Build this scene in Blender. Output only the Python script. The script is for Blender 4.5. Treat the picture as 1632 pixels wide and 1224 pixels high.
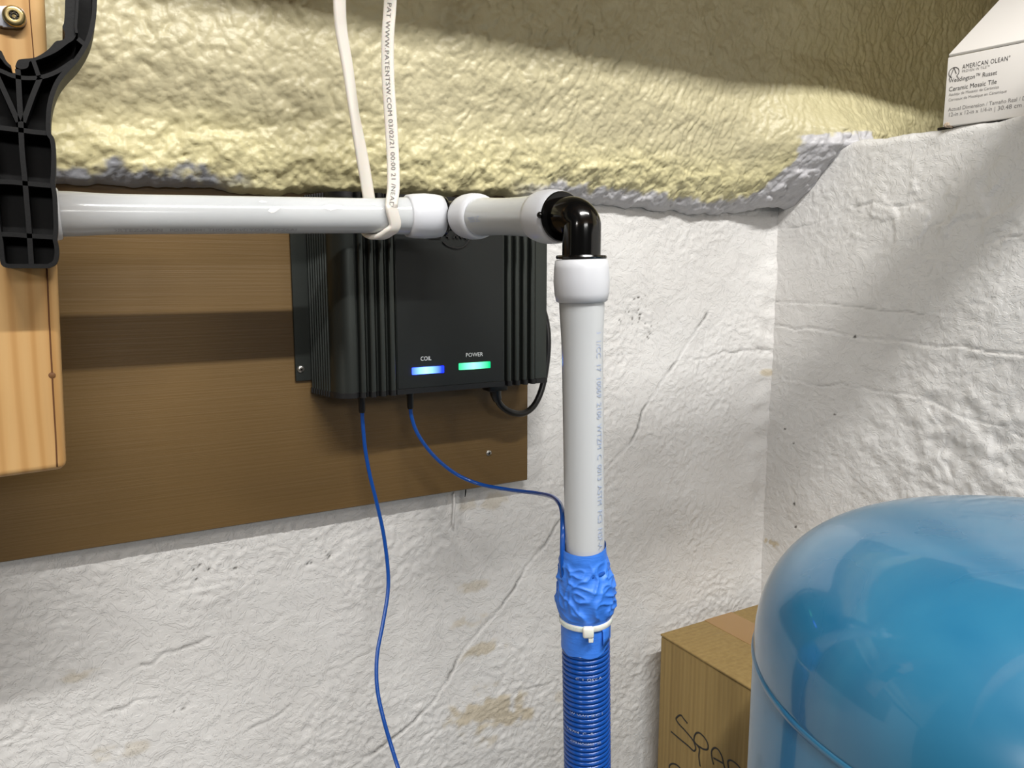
import bpy, bmesh, math, random
import numpy as np
from mathutils import Vector, Matrix, Euler

for o in list(bpy.data.objects):
    bpy.data.objects.remove(o, do_unlink=True)
scene = bpy.context.scene
COL = scene.collection

# ------------------------------------------------------------------ camera
CAM_Z = 1.30                       # lens height above the floor
F_PX = 1226.0
CX, CY = 816.0, 612.0
YAW, PITCH = math.radians(30.0), math.radians(8.21)
cam = bpy.data.cameras.new('camera')
cam.sensor_width = 36.0
cam.lens = F_PX / 1632.0 * 36.0
cam.clip_start = 0.01
camo = bpy.data.objects.new('camera', cam)
camo.location = (0, 0, CAM_Z)
camo.rotation_euler = (math.pi / 2 - PITCH, 0, -YAW)
COL.objects.link(camo)
scene.camera = camo

# ------------------------------------------------------------------ world, lights, exposure
w = bpy.data.worlds.new('world')
scene.world = w
w.use_nodes = True
bg = w.node_tree.nodes['Background']
bg.inputs[0].default_value = (1.0, 0.95, 0.88, 1)
bg.inputs[1].default_value = 0.022
scene.view_settings.view_transform = 'Standard'
scene.view_settings.look = 'None'
scene.view_settings.gamma = 1.0
scene.view_settings.use_curve_mapping = False
scene.view_settings.exposure = 0.05

LAMP = Vector((0.24, -0.32, CAM_Z + 1.02))
def point_light(name, loc, power, radius, color):
    l = bpy.data.lights.new(name, 'POINT')
    l.energy = power
    l.shadow_soft_size = radius
    l.color = color
    o = bpy.data.objects.new(name, l)
    o.location = loc
    COL.objects.link(o)
    return o
def tube_light(name, loc, aim, length, width, power, color):
    l = bpy.data.lights.new(name, 'AREA')
    l.shape = 'RECTANGLE'; l.size = length; l.size_y = width
    l.energy = power; l.color = color
    o = bpy.data.objects.new(name, l)
    o.location = loc
    z = -(Vector(aim)).normalized(); x = Vector((1, 0, 0)); x = (x - z * x.dot(z)).normalized(); y = z.cross(x)
    o.rotation_euler = Matrix((x, y, z)).transposed().to_euler()
    COL.objects.link(o)
    return o
tube_light('shop_light_tube', LAMP, (0, 0.55, -1), 1.0, 0.028, 30.0, (1.0, 0.985, 0.955))
LAMP2 = Vector((-2.6, -1.00, CAM_Z + 0.90))
tube_light('far_lamp', LAMP2, (3.4, 1.7, -0.9), 0.36, 0.36, 26.0, (1.0, 0.965, 0.92))
tube_light('rear_fill', Vector((-0.3, -3.0, CAM_Z + 0.95)), (0.2, 3.6, -1.3), 1.2, 0.4, 24.0, (1.0, 0.985, 0.965))  # added fill light, brightens the lower back wall

# ------------------------------------------------------------------ helpers
ROT = np.array(Euler(camo.rotation_euler).to_matrix())
C0 = np.array((0, 0, CAM_Z))
def P(px, py, X=None, Y=None, Z=None):
    """point of the place seen at a pixel, on the plane X=, Y= or Z= (Z above the lens height)"""
    d = ROT @ np.array(((px - CX) / F_PX, -(py - CY) / F_PX, -1.0))
    if X is not None: t = X / d[0]
    elif Y is not None: t = Y / d[1]
    else: t = Z / d[2]
    return C0 + t * d
H = CAM_Z

LOC = {}
def rootloc(o):
    while o.parent is not None:
        o = o.parent
    return LOC[o.name]
def link(o, parent):
    COL.objects.link(o)
    if parent is not None:
        o.parent = parent
def meta(o, label=None, cat=None, group=None, kind=None):
    if label: o['label'] = label
    if cat: o['category'] = cat
    if group: o['group'] = group
    if kind: o['kind'] = kind
    return o
def thing(name, loc, label, cat, group=None):
    o = bpy.data.objects.new(name, None)
    o.empty_display_size = 0.02
    o.location = loc
    COL.objects.link(o)
    LOC[o.name] = np.array(loc, float)
    return meta(o, label, cat, group)
def build(name, verts, faces, mat, parent=None, smooth=True, base=None, sharp=None):
    v = np.array(verts, float)
    if parent is not None: off = rootloc(parent)
    elif base is not None: off = np.array(base, float)
    else: off = np.zeros(3)
    me = bpy.data.meshes.new(name)
    me.from_pydata((v - off).tolist(), [], [list(map(int, f)) for f in faces])
    me.update()
    if smooth:
        me.polygons.foreach_set('use_smooth', [True] * len(me.polygons))
        if sharp:
            bm = bmesh.new(); bm.from_mesh(me)
            a = math.radians(sharp)
            for e in bm.edges:
                if len(e.link_faces) == 2 and e.calc_face_angle(0) > a:
                    e.smooth = False
            bm.to_mesh(me); bm.free()
    me.materials.append(mat)
    o = bpy.data.objects.new(name, me)
    link(o, parent)
    if parent is None:
        o.location = off
        LOC[o.name] = off
    return o
class G:
    """collects shapes into one mesh"""
    def __init__(s): s.v = []; s.f = []
    def add(s, v, f):
        n = len(s.v)
        s.v += [tuple(map(float, p)) for p in v]
        s.f += [tuple(i + n for i in q) for q in f]
        return s
    def build(s, name, mat, parent=None, **k): return build(name, s.v, s.f, mat, parent, **k)

def box(c, size, R=None, bevel=0.0, seg=2):
    bm = bmesh.new()
    bmesh.ops.create_cube(bm, size=1.0)
    for v in bm.verts:
        v.co = Vector((v.co.x * size[0], v.co.y * size[1], v.co.z * size[2]))
    if bevel > 0:
        bmesh.ops.bevel(bm, geom=list(bm.edges), offset=bevel, segments=seg, affect='EDGES', profile=0.5)
    V = np.array([tuple(v.co) for v in bm.verts])
    bm.verts.index_update()
    Fc = [tuple(v.index for v in f.verts) for f in bm.faces]
    bm.free()
    if R is not None: V = V @ np.array(R).T
    return V + np.array(c), Fc
def hexa(p8):
    """eight corners: bottom ring 0-3, top ring 4-7"""
    return p8, [(3, 2, 1, 0), (4, 5, 6, 7), (0, 1, 5, 4), (1, 2, 6, 5), (2, 3, 7, 6), (3, 0, 4, 7)]
def bevel_mesh(V, Fc, off, seg=2, angle=30):
    bm = bmesh.new()
    vs = [bm.verts.new(p) for p in V]
    for f in Fc: bm.faces.new([vs[i] for i in f])
    bm.normal_update()
    ed = [e for e in bm.edges if len(e.link_faces) == 2 and e.calc_face_angle(0) > math.radians(angle)]
    bmesh.ops.bevel(bm, geom=ed, offset=off, segments=seg, affect='EDGES', profile=0.5)
    bm.verts.index_update()
    out = [tuple(v.co) for v in bm.verts], [tuple(v.index for v in f.verts) for f in bm.faces]
    bm.free()
    return out
def spline(pts, n=12):
    """Catmull-Rom through points (any dimension)"""
    p = np.array(pts, float)
    p = np.vstack([2 * p[0] - p[1], p, 2 * p[-1] - p[-2]])
    out = []
    for i in range(1, len(p) - 2):
        for t in np.linspace(0, 1, n, endpoint=False):
            a, b, c, d = p[i - 1], p[i], p[i + 1], p[i + 2]
            out.append(0.5 * ((2 * b) + (c - a) * t + (2 * a - 5 * b + 4 * c - d) * t ** 2 + (3 * b - a - 3 * c + d) * t ** 3))
    out.append(p[-2])
    return np.array(out)
def frames(path, ref=None):
    path = np.array(path, float)
    T = np.gradient(path, axis=0)
    T /= np.linalg.norm(T, axis=1)[:, None]
    r = np.array(ref if ref is not None else (0.31, 0.2, 0.93))
    n = r - T[0] * (r @ T[0])
    if np.linalg.norm(n) < 1e-6: n = np.array((1.0, 0, 0)) - T[0] * T[0][0]
    N = []
    for t in T:
        n = n - t * (n @ t)
        n /= np.linalg.norm(n)
        N.append(n)
    N = np.array(N)
    return path, T, N, np.cross(T, N)
def tube(path, r, seg=16, ref=None, caps=True, flat=None, twist=None):
    """r radius or list; flat=(a,b) half sizes of a stadium cross section along N and B"""
    path, T, N, B = frames(path, ref)
    n = len(path)
    r = np.broadcast_to(np.array(r, float), (n,))
    V = []
    for i in range(n):
        tw = 0 if twist is None else twist[i]
        for k in range(seg):
            a = 2 * math.pi * k / seg
            if flat is None: x, y = r[i] * math.cos(a), r[i] * math.sin(a)
            else:
                b = flat[1]
                x, y = b * math.cos(a), b * math.sin(a)
                x += math.copysign(flat[0] - b, math.cos(a)) if abs(math.cos(a)) > 1e-6 else 0
            c, s = math.cos(tw), math.sin(tw)
            V.append(path[i] + N[i] * (x * c - y * s) + B[i] * (x * s + y * c))
    Fc = []
    for i in range(n - 1):
        for k in range(seg):
            k2 = (k + 1) % seg
            Fc.append((i * seg + k, i * seg + k2, (i + 1) * seg + k2, (i + 1) * seg + k))
    if caps:
        Fc.append(tuple(range(seg - 1, -1, -1)))
        Fc.append(tuple((n - 1) * seg + k for k in range(seg)))
    return V, Fc
def lathe(profile, origin, axis, seg=40, closed=False):
    """profile: (radius, height along axis)"""
    ax = np.array(axis, float); ax /= np.linalg.norm(ax)
    r0 = np.array((1.0, 0, 0)) if abs(ax[0]) < 0.9 else np.array((0, 0, 1.0))
    e1 = np.cross(ax, r0); e1 /= np.linalg.norm(e1)
    e2 = np.cross(ax, e1)
    V = []
    for (r, h) in profile:
        for k in range(seg):
            a = 2 * math.pi * k / seg
            V.append(np.array(origin) + ax * h + (e1 * math.cos(a) + e2 * math.sin(a)) * max(r, 1e-6))
    Fc = []
    m = len(profile)
    for i in range(m if closed else m - 1):
        j = (i + 1) % m
        for k in range(seg):
            k2 = (k + 1) % seg
            Fc.append((i * seg + k, i * seg + k2, j * seg + k2, j * seg + k))
    return V, Fc
def prism(poly, a, b, axis='z'):
    """closed polygon in 2D extruded between a and b"""
    n = len(poly)
    def mk(p, h):
        if axis == 'z': return (p[0], p[1], h)
        if axis == 'y': return (p[0], h, p[1])
        return (h, p[0], p[1])
    V = [mk(p, a) for p in poly] + [mk(p, b) for p in poly]
    Fc = [(i, (i + 1) % n, n + (i + 1) % n, n + i) for i in range(n)]
    Fc += [tuple(range(n - 1, -1, -1)), tuple(range(n, 2 * n))]
    return V, Fc
def strip_wall(line, wd, y0, y1):
    """a thin rib that follows a polyline in XZ, of width wd, from depth y0 to y1"""
    l = np.array(line, float)
    t = np.gradient(l, axis=0); t /= np.linalg.norm(t, axis=1)[:, None]
    nn = np.stack([-t[:, 1], t[:, 0]], 1) * wd / 2
    a, b = l + nn, l - nn
    n = len(l)
    V = []
    for q in (a, b):
        for y in (y0, y1):
            V += [(p[0], y, p[1]) for p in q]
    A0, A1, B0, B1 = 0, n, 2 * n, 3 * n
    Fc = []
    for i in range(n - 1):
        Fc += [(A0 + i, A0 + i + 1, A1 + i + 1, A1 + i), (B0 + i + 1, B0 + i, B1 + i, B1 + i + 1),
               (A0 + i + 1, A0 + i, B0 + i, B0 + i + 1), (A1 + i, A1 + i + 1, B1 + i + 1, B1 + i)]
    Fc += [(A0, A1, B1, B0), (A1 + n - 1, A0 + n - 1, B0 + n - 1, B1 + n - 1)]
    return V, Fc

# numpy gradient noise -------------------------------------------------------
def pn(x, y, seed=0):
    rs = np.random.RandomState(seed)
    perm = rs.permutation(512)
    ang = rs.rand(512) * 2 * np.pi
    gx, gy = np.cos(ang), np.sin(ang)
    xi = np.floor(x).astype(int); yi = np.floor(y).astype(int)
    xf = x - xi; yf = y - yi
    u = xf * xf * xf * (xf * (xf * 6 - 15) + 10)
    v = yf * yf * yf * (yf * (yf * 6 - 15) + 10)
    def g(ix, iy, dx, dy):
        h = perm[(perm[ix & 511] + iy) & 511]
        return gx[h] * dx + gy[h] * dy
    a = g(xi, yi, xf, yf); b = g(xi + 1, yi, xf - 1, yf)
    c = g(xi, yi + 1, xf, yf - 1); d = g(xi + 1, yi + 1, xf - 1, yf - 1)
    return 1.5 * (a + u * (b - a) + v * ((c + u * (d - c)) - (a + u * (b - a))))
def worley(x, y, seed=0):
    rs = np.random.RandomState(seed)
    perm = rs.permutation(512); jx = rs.rand(512); jy = rs.rand(512)
    xi = np.floor(x).astype(int); yi = np.floor(y).astype(int)
    best = np.full(x.shape, 9.0)
    for dx in (-1, 0, 1):
        for dy in (-1, 0, 1):
            h = perm[(perm[(xi + dx) & 511] + yi + dy) & 511]
            ex = xi + dx + jx[h] - x; ey = yi + dy + jy[h] - y
            best = np.minimum(best, ex * ex + ey * ey)
    return np.sqrt(best)
def domes(x, y, seed=0): return 1 - np.clip(worley(x, y, seed), 0, 1) ** 1.6
def fbm(x, y, oct=4, seed=0, gain=0.5):
    s = 0; a = 1.0
    for i in range(oct):
        s = s + a * pn(x * 2 ** i + 13.7 * i, y * 2 ** i - 7.3 * i, seed + i)
        a *= gain
    return s
def sstep(a, b, x):
    t = np.clip((x - a) / (b - a), 0, 1)
    return t * t * (3 - 2 * t)
def segdist(U, V, line):
    """distance to a polyline and signed side"""
    best = np.full(U.shape, 9.0); side = np.zeros(U.shape)
    for (a, b) in zip(line[:-1], line[1:]):
        dx, dy = b[0] - a[0], b[1] - a[1]
        L2 = dx * dx + dy * dy + 1e-12
        t = np.clip(((U - a[0]) * dx + (V - a[1]) * dy) / L2, 0, 1)
        ex, ey = U - a[0] - t * dx, V - a[1] - t * dy
        d = np.sqrt(ex * ex + ey * ey)
        m = d < best
        best = np.where(m, d, best)
        side = np.where(m, np.sign(dx * ey - dy * ex), side)
    return best, side
def gridfaces(nu, nv, flip=False):
    i = np.arange(nu - 1)[:, None] * nv + np.arange(nv - 1)[None, :]
    i = i.ravel()
    q = np.stack([i, i + nv, i + nv + 1, i + 1], 1)
    return q[:, ::-1] if flip else q
def bigmesh(name, V, Fq, mat, attrs=None, parent=None, base=(0, 0, 0)):
    me = bpy.data.meshes.new(name)
    off = rootloc(parent) if parent is not None else np.array(base, float)
    V = (V - off).astype(np.float32)
    me.vertices.add(len(V)); me.vertices.foreach_set('co', V.ravel())
    me.loops.add(Fq.size); me.loops.foreach_set('vertex_index', Fq.astype(np.int32).ravel())
    me.polygons.add(len(Fq))
    me.polygons.foreach_set('loop_start', np.arange(0, Fq.size, 4, dtype=np.int32))
    me.polygons.foreach_set('use_smooth', np.ones(len(Fq), bool))
    me.update(calc_edges=True); me.validate()
    for k, a in (attrs or {}).items():
        at = me.attributes.new(k, 'FLOAT', 'POINT')
        at.data.foreach_set('value', a.astype(np.float32).ravel())
    me.materials.append(mat)
    o = bpy.data.objects.new(name, me)
    link(o, parent)
    if parent is None:
        o.location = off; LOC[o.name] = off
    return o

# ------------------------------------------------------------------ materials
def lin(c):
    return tuple((x / 255 / 12.92 if x / 255 <= 0.04045 else ((x / 255 + 0.055) / 1.055) ** 2.4) for x in c) + (1,)
class M:
    def __init__(s, name, rgb, rough=0.5, metal=0.0, **k):
        s.m = bpy.data.materials.new(name); s.m.use_nodes = True
        s.n = s.m.node_tree.nodes; s.l = s.m.node_tree.links
        s.b = s.n['Principled BSDF']
        s.b.inputs['Base Color'].default_value = lin(rgb)
        s.b.inputs['Roughness'].default_value = rough
        s.b.inputs['Metallic'].default_value = metal
        for kk, vv in k.items():
            s.b.inputs[kk.replace('_', ' ')].default_value = vv
        s.tc = s.n.new('ShaderNodeTexCoord')
        s.bumpnode = None
    def coord(s, scale=(1, 1, 1), rot=(0, 0, 0)):
        mp = s.n.new('ShaderNodeMapping'); mp.inputs['Scale'].default_value = scale
        mp.inputs['Rotation'].default_value = rot
        s.l.new(s.tc.outputs['Object'], mp.inputs[0]); return mp.outputs[0]
    def noise(s, scale, detail=3, rough=0.5, co=None, dist=0.0):
        n = s.n.new('ShaderNodeTexNoise')
        n.inputs['Scale'].default_value = scale; n.inputs['Detail'].default_value = detail
        n.inputs['Roughness'].default_value = rough; n.inputs['Distortion'].default_value = dist
        s.l.new(co if co is not None else s.tc.outputs['Object'], n.inputs['Vector'])
        return n.outputs['Fac']
    def ramp(s, src, stops):
        r = s.n.new('ShaderNodeValToRGB')
        e = r.color_ramp.elements
        while len(e) < len(stops): e.new(0.5)
        for i, (p, c) in enumerate(stops):
            e[i].position = p; e[i].color = c if len(c) == 4 else lin(c)
        s.l.new(src, r.inputs[0]); return r.outputs[0]
    def color(s, out): s.l.new(out, s.b.inputs['Base Color']); return s
    def mix(s, fac, a, b, mode='MIX'):
        m = s.n.new('ShaderNodeMix'); m.data_type = 'RGBA'; m.blend_type = mode
        for idx, x in ((0, fac), (6, a), (7, b)):
            if isinstance(x, (int, float)): m.inputs[idx].default_value = x
            elif isinstance(x, tuple): m.inputs[idx].default_value = x
            else: s.l.new(x, m.inputs[idx])
        return m.outputs[2]
    def attr(s, name):
        a = s.n.new('ShaderNodeAttribute'); a.attribute_name = name; return a.outputs['Fac']
    def bump(s, h, strength=0.3, dist=0.001):
        b = s.n.new('ShaderNodeBump')
        b.inputs['Strength'].default_value = strength; b.inputs['Distance'].default_value = dist
        s.l.new(h, b.inputs['Height'])
        if s.bumpnode: s.l.new(s.bumpnode.outputs[0], b.inputs['Normal'])
        s.bumpnode = b
        s.l.new(b.outputs[0], s.b.inputs['Normal']); return s
    def rough(s, src, a, b):
        mr = s.n.new('ShaderNodeMapRange'); mr.inputs['To Min'].default_value = a; mr.inputs['To Max'].default_value = b
        s.l.new(src, mr.inputs[0]); s.l.new(mr.outputs[0], s.b.inputs['Roughness']); return s

# painted masonry
m = M('white_masonry_paint', (216, 213, 209), 0.55)
c = m.ramp(m.noise(6, 4), [(0.3, (214, 212, 209)), (0.7, (224, 223, 221))])
c = m.mix(m.attr('stain'), c, lin((186, 168, 128)))
c = m.mix(m.attr('pit'), c, lin((62, 58, 50)))
m.color(c)
lipn = m.noise(46, 5, 0.62, dist=0.6)
tr = m.ramp(lipn, [(0.36, (0, 0, 0, 1)), (0.385, (.25, .25, .25, 1)), (0.45, (.25, .25, .25, 1)), (0.47, (.5, .5, .5, 1)), (0.53, (.5, .5, .5, 1)), (0.55, (.75, .75, .75, 1)), (0.62, (.75, .75, .75, 1)), (0.64, (1, 1, 1, 1))])
m.bump(tr, 0.75, 0.0014)
m.bump(m.noise(240, 4, 0.6), 0.32, 0.0012)
m.bump(m.noise(900, 2, 0.5), 0.15, 0.0004)
WALL = m.m
# spray foam
m = M('cream_spray_foam', (216, 208, 160), 0.45)
c = m.ramp(m.noise(9, 3), [(0.3, (190, 182, 148)), (0.7, (200, 192, 158))])
c = m.mix(m.attr('yellow'), c, lin((208, 200, 152)))
c = m.mix(m.attr('paint'), c, lin((190, 189, 192)))
c = m.mix(m.attr('silver'), c, lin((140, 142, 148)))
m.color(c)
vo = m.n.new('ShaderNodeTexVoronoi'); vo.feature = 'F1'; vo.inputs['Scale'].default_value = 230.0
m.l.new(m.tc.outputs['Object'], vo.inputs['Vector'])
inv = m.n.new('ShaderNodeMath'); inv.operation = 'SUBTRACT'; inv.inputs[0].default_value = 1.0
m.l.new(vo.outputs['Distance'], inv.inputs[1])
m.bump(inv.outputs[0], 0.35, 0.0012)
m.bump(m.noise(500, 3, 0.55, dist=0.5), 0.2, 0.0008)
FOAM = m.m
# brown painted board
m = M('brown_panel_paint', (120, 88, 50), 0.36)
co = m.coord((3, 1, 190))
st = m.noise(2.2, 4, 0.6, co)
m.color(m.ramp(m.noise(5, 3), [(0.25, (98, 76, 42)), (0.75, (108, 84, 48))]))
m.bump(st, 0.30, 0.0009)
m.rough(st, 0.38, 0.54)
PANEL = m.m
# metals and plastics
m = M('charcoal_anodised', (76, 80, 77), 0.36, 0.9)
m.bump(m.noise(1600, 2, 0.6), 0.25, 0.0003)
ANOD = m.m
ANOD_FLAT = M('charcoal_front_plate', (22, 25, 24), 0.42, 0.1).m
BLACK = M('black_matte_plastic', (17, 17, 18), 0.42).m
m = M('black_ribbed_plastic', (6, 6, 7), 0.55)
m.b.inputs['Specular IOR Level'].default_value = 0.3
m.bump(m.noise(500, 2), 0.15, 0.0004)
BLACKR = m.m
GLOSS = M('black_gloss_plastic', (10, 10, 10), 0.14).m
CORD = M('black_cord_rubber', (14, 14, 15), 0.36).m
SCREW = M('zinc_screw', (190, 188, 182), 0.28, 0.9).m
BRASS = M('yellow_zinc_screw', (186, 168, 118), 0.3, 0.9).m
DARKSLOT = M('screw_recess', (40, 36, 30), 0.5, 0.5).m
m = M('natural_pex', (198, 201, 203), 0.15, 0.0, Subsurface_Weight=0.45, Subsurface_Scale=0.012)
m.b.inputs['Subsurface Radius'].default_value = (1, 1, 1)
PEX = m.m
m = M('natural_pex_ring', (208, 210, 215), 0.36, 0.0, Subsurface_Weight=0.5, Subsurface_Scale=0.012)
m.b.inputs['Subsurface Radius'].default_value = (1, 1, 1)
RING = m.m
INK = M('faded_blue_ink', (168, 180, 205), 0.5).m
INKG = M('faded_grey_ink', (160, 160, 166), 0.5).m
INKC = M('cable_ink', (120, 118, 116), 0.5).m
INKB = M('black_ink', (58, 56, 55), 0.6).m
INKM = M('grey_ink', (120, 117, 114), 0.6).m
MARK = M('marker_ink', (26, 24, 20), 0.5).m
WHITEP = M('white_print', (225, 230, 232), 0.5).m
SMEAR = M('white_paint_smear', (240, 240, 238), 0.5).m
m = M('white_cable_jacket', (232, 227, 218), 0.42, 0.0, Subsurface_Weight=0.15, Subsurface_Scale=0.003)
JACKET = m.m
BLUEW = M('blue_wire_insulation', (20, 74, 156), 0.22).m
m = M('blue_masking_tape', (58, 124, 226), 0.48)
m.bump(m.noise(60, 4, 0.6, m.coord((1, 1, 9))), 0.35, 0.0008)
m.bump(m.noise(900, 2, 0.6), 0.25, 0.0003)
TAPE = m.m
TIE = M('white_nylon_tie', (226, 226, 218), 0.4, 0.0, Subsurface_Weight=0.2, Subsurface_Scale=0.003).m
# pine
m = M('pine_wood', (205, 158, 98), 0.55)
co = m.coord((16, 8, 1.3))
g = m.noise(2.4, 5, 0.55, co, 1.2)
wv = m.n.new('ShaderNodeTexWave'); wv.wave_type = 'BANDS'; wv.bands_direction = 'X'
wv.inputs['Scale'].default_value = 1.6; wv.inputs['Distortion'].default_value = 5.0
wv.inputs['Detail'].default_value = 2.0; wv.inputs['Detail Scale'].default_value = 0.7
m.l.new(m.coord((18, 6, 2.2)), wv.inputs['Vector'])
c1 = m.ramp(g, [(0.3, (206, 164, 108)), (0.55, (196, 152, 94)), (0.8, (178, 132, 76))])
c2 = m.ramp(wv.outputs['Fac'], [(0.0, (180, 134, 78)), (0.35, (204, 162, 106)), (1.0, (210, 172, 118))])
m.color(m.mix(0.55, c1, c2))
m.bump(g, 0.2, 0.0008)
PINE = m.m
CRACKW = M('wood_crack', (96, 58, 26), 0.8).m
PLATE = M('grey_zinc_plate', (176, 178, 186), 0.38, 0.25).m
# carton
m = M('white_carton', (226, 222, 217), 0.6)
m.bump(m.noise(40, 3), 0.08, 0.001)
CARTON = m.m
TORN = M('torn_carton_core', (176, 158, 138), 0.9).m
m = M('brown_cardboard', (166, 134, 78), 0.75)
wv = m.n.new('ShaderNodeTexWave'); wv.wave_type = 'BANDS'; wv.bands_direction = 'Y'
wv.inputs['Scale'].default_value = 46.0; wv.inputs['Distortion'].default_value = 0.6; wv.inputs['Detail'].default_value = 1.5
m.l.new(m.tc.outputs['Object'], wv.inputs['Vector'])
stz = m.noise(3, 4, 0.6, m.coord((60, 60, 1.5)))
m.color(m.ramp(stz, [(0.3, (134, 110, 64)), (0.7, (152, 128, 78))]))
m.bump(wv.outputs['Fac'], 0.30, 0.0007)
CARD = m.m
m = M('clear_brown_tape', (150, 116, 70), 0.25)
CTAPE = m.m
m = M('dark_board', (34, 26, 20), 0.6); DARKB = m.m
# tank enamel
m = M('blue_tank_enamel', (44, 138, 182), 0.16)
m.b.inputs['Specular IOR Level'].default_value = 0.5
smu = m.noise(5, 4, 0.6, m.coord((2, 2, 0.7)), 1.0)
m.color(m.ramp(smu, [(0.3, (32, 102, 140)), (0.75, (46, 116, 150))]))
m.rough(smu, 0.22, 0.36)
m.b.inputs['Coat Weight'].default_value = 0.7
m.b.inputs['Coat Roughness'].default_value = 0.05
TANK = m.m
JOIST = M('joist_timber', (150, 116, 78), 0.7).m
m = M('grey_floor_concrete', (140, 136, 130), 0.7); m.bump(m.noise(20, 4), 0.2, 0.002); FLOOR = m.m
CEIL = M('subfloor_boards', (110, 86, 58), 0.8).m
def led(name, edge, hot, strength, cx):
    mt = bpy.data.materials.new(name); mt.use_nodes = True
    n, l = mt.node_tree.nodes, mt.node_tree.links
    n.remove(n['Principled BSDF'])
    e = n.new('ShaderNodeEmission'); tc = n.new('ShaderNodeTexCoord')
    mp = n.new('ShaderNodeMapping'); mp.inputs['Location'].default_value = (-cx, 0, 0)
    l.new(tc.outputs['Generated'], mp.inputs[0])
    sx = n.new('ShaderNodeSeparateXYZ'); l.new(mp.outputs[0], sx.inputs[0])
    ab = n.new('ShaderNodeMath'); ab.operation = 'ABSOLUTE'; l.new(sx.outputs[0], ab.inputs[0])
    r = n.new('ShaderNodeValToRGB')
    el = r.color_ramp.elements
    el[0].position = 0.0; el[0].color = hot + (1,)
    el[1].position = 0.50; el[1].color = edge + (1,)
    l.new(ab.outputs[0], r.inputs[0]); l.new(r.outputs[0], e.inputs[0])
    e.inputs[1].default_value = strength
    l.new(e.outputs[0], n['Material Output'].inputs[0])
    return mt
LEDB = led('blue_led_lens', (0.004, 0.012, 1.0), (0.10, 0.22, 1.0), 7.0, 0.42)
LEDG = led('green_led_lens', (0.002, 0.22, 0.08), (0.14, 0.62, 0.34), 4.0, 0.45)

# ================================================================== the setting
YW = 0.745            # back wall face
XW = 0.842            # right wall face
LEDGE = H + 0.1565    # top of the right wall
def axis_vals(segs):
    out = []
    for a, b, st in segs:
        n = max(1, int(round((b - a) / st)))
        out += list(np.linspace(a, b, n, endpoint=False))
    out.append(segs[-1][1])
    return np.array(out)
def px_line(pts, **pl):
    return [P(x, y, **pl) for (x, y) in pts]

def plaster(U, V, seed, rough_mask):
    """relief of old brushed paint over patched plaster, metres"""
    wx = 0.02 * fbm(U * 14, V * 14, 3, seed + 40); wy = 0.02 * fbm(U * 14, V * 14, 3, seed + 50)
    a = fbm(U * 4, V * 4, 3, seed) * 0.0016
    ql = fbm((U + wx) * 12, (V + wy) * 18, 4, seed + 3)
    lv = np.abs(ql * 2.0 - np.round(ql * 2.0))                       # thin lips where one coat ends on another
    p1 = np.round(ql * 2.0) * 0.00022 + sstep(0.40, 0.5, lv) * 0.00035
    st = domes((U + wx * .15) * 150, (V + wy * .15) * 120, seed + 9) * 0.0011
    st2 = domes((U + wx * .3) * 70, (V + wy * .3) * 90, seed + 10) * 0.0009 * sstep(0.0, 0.5, fbm(U * 9, V * 9, 2, seed + 12))
    rd = (1 - np.abs(fbm((U + wx * .4) * 60, (V + wy * .4) * 85, 2, seed + 8))) ** 5 * 0.0009
    msk = sstep(-0.30, 0.45, fbm(U * 6, V * 6, 2, seed + 20)) * 0.9 + 0.25
    return a + p1 + (st + st2 + rd) * msk * rough_mask

# --- back wall
xs = axis_vals([(-1.3, -0.15, 0.03), (-0.15, XW + 0.012, 0.0019)])
zs = axis_vals([(0.0, H - 0.64, 0.03), (H - 0.64, H + 0.13, 0.0019), (H + 0.13, H + 0.2, 0.02)])
U, V = np.meshgrid(xs, zs, indexing='ij')
relief = plaster(U, V, 11, 1.0)
pit = np.zeros(U.shape); stain = np.zeros(U.shape)
def bw(pts): return [(q[0], q[2]) for q in px_line(pts, Y=YW)]
big_crack = bw([(1128, 500), (1100, 540), (1078, 575), (1050, 615), (1022, 655), (1016, 680), (1004, 705), (960, 752), (920, 795),
                (883, 840), (868, 870), (838, 905), (822, 935), (790, 978), (765, 1005), (735, 1040), (712, 1085), (690, 1118), (640, 1165), (560, 1224)])
d, sd = segdist(U + 0.0015 * pn(U * 90, V * 90, 3), V + 0.0015 * pn(U * 90, V * 90, 4), big_crack)
relief += -0.0012 * np.exp(-(d / 0.0016) ** 2) + 0.0006 * (sd > 0) * np.exp(-(d / 0.010) ** 2)
crk = sstep(-0.1, 0.35, pn(U * 22, V * 22, 17))
pit = np.maximum(pit, 0.75 * np.exp(-(d / 0.0013) ** 2) * (0.25 + 0.75 * crk))
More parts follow.
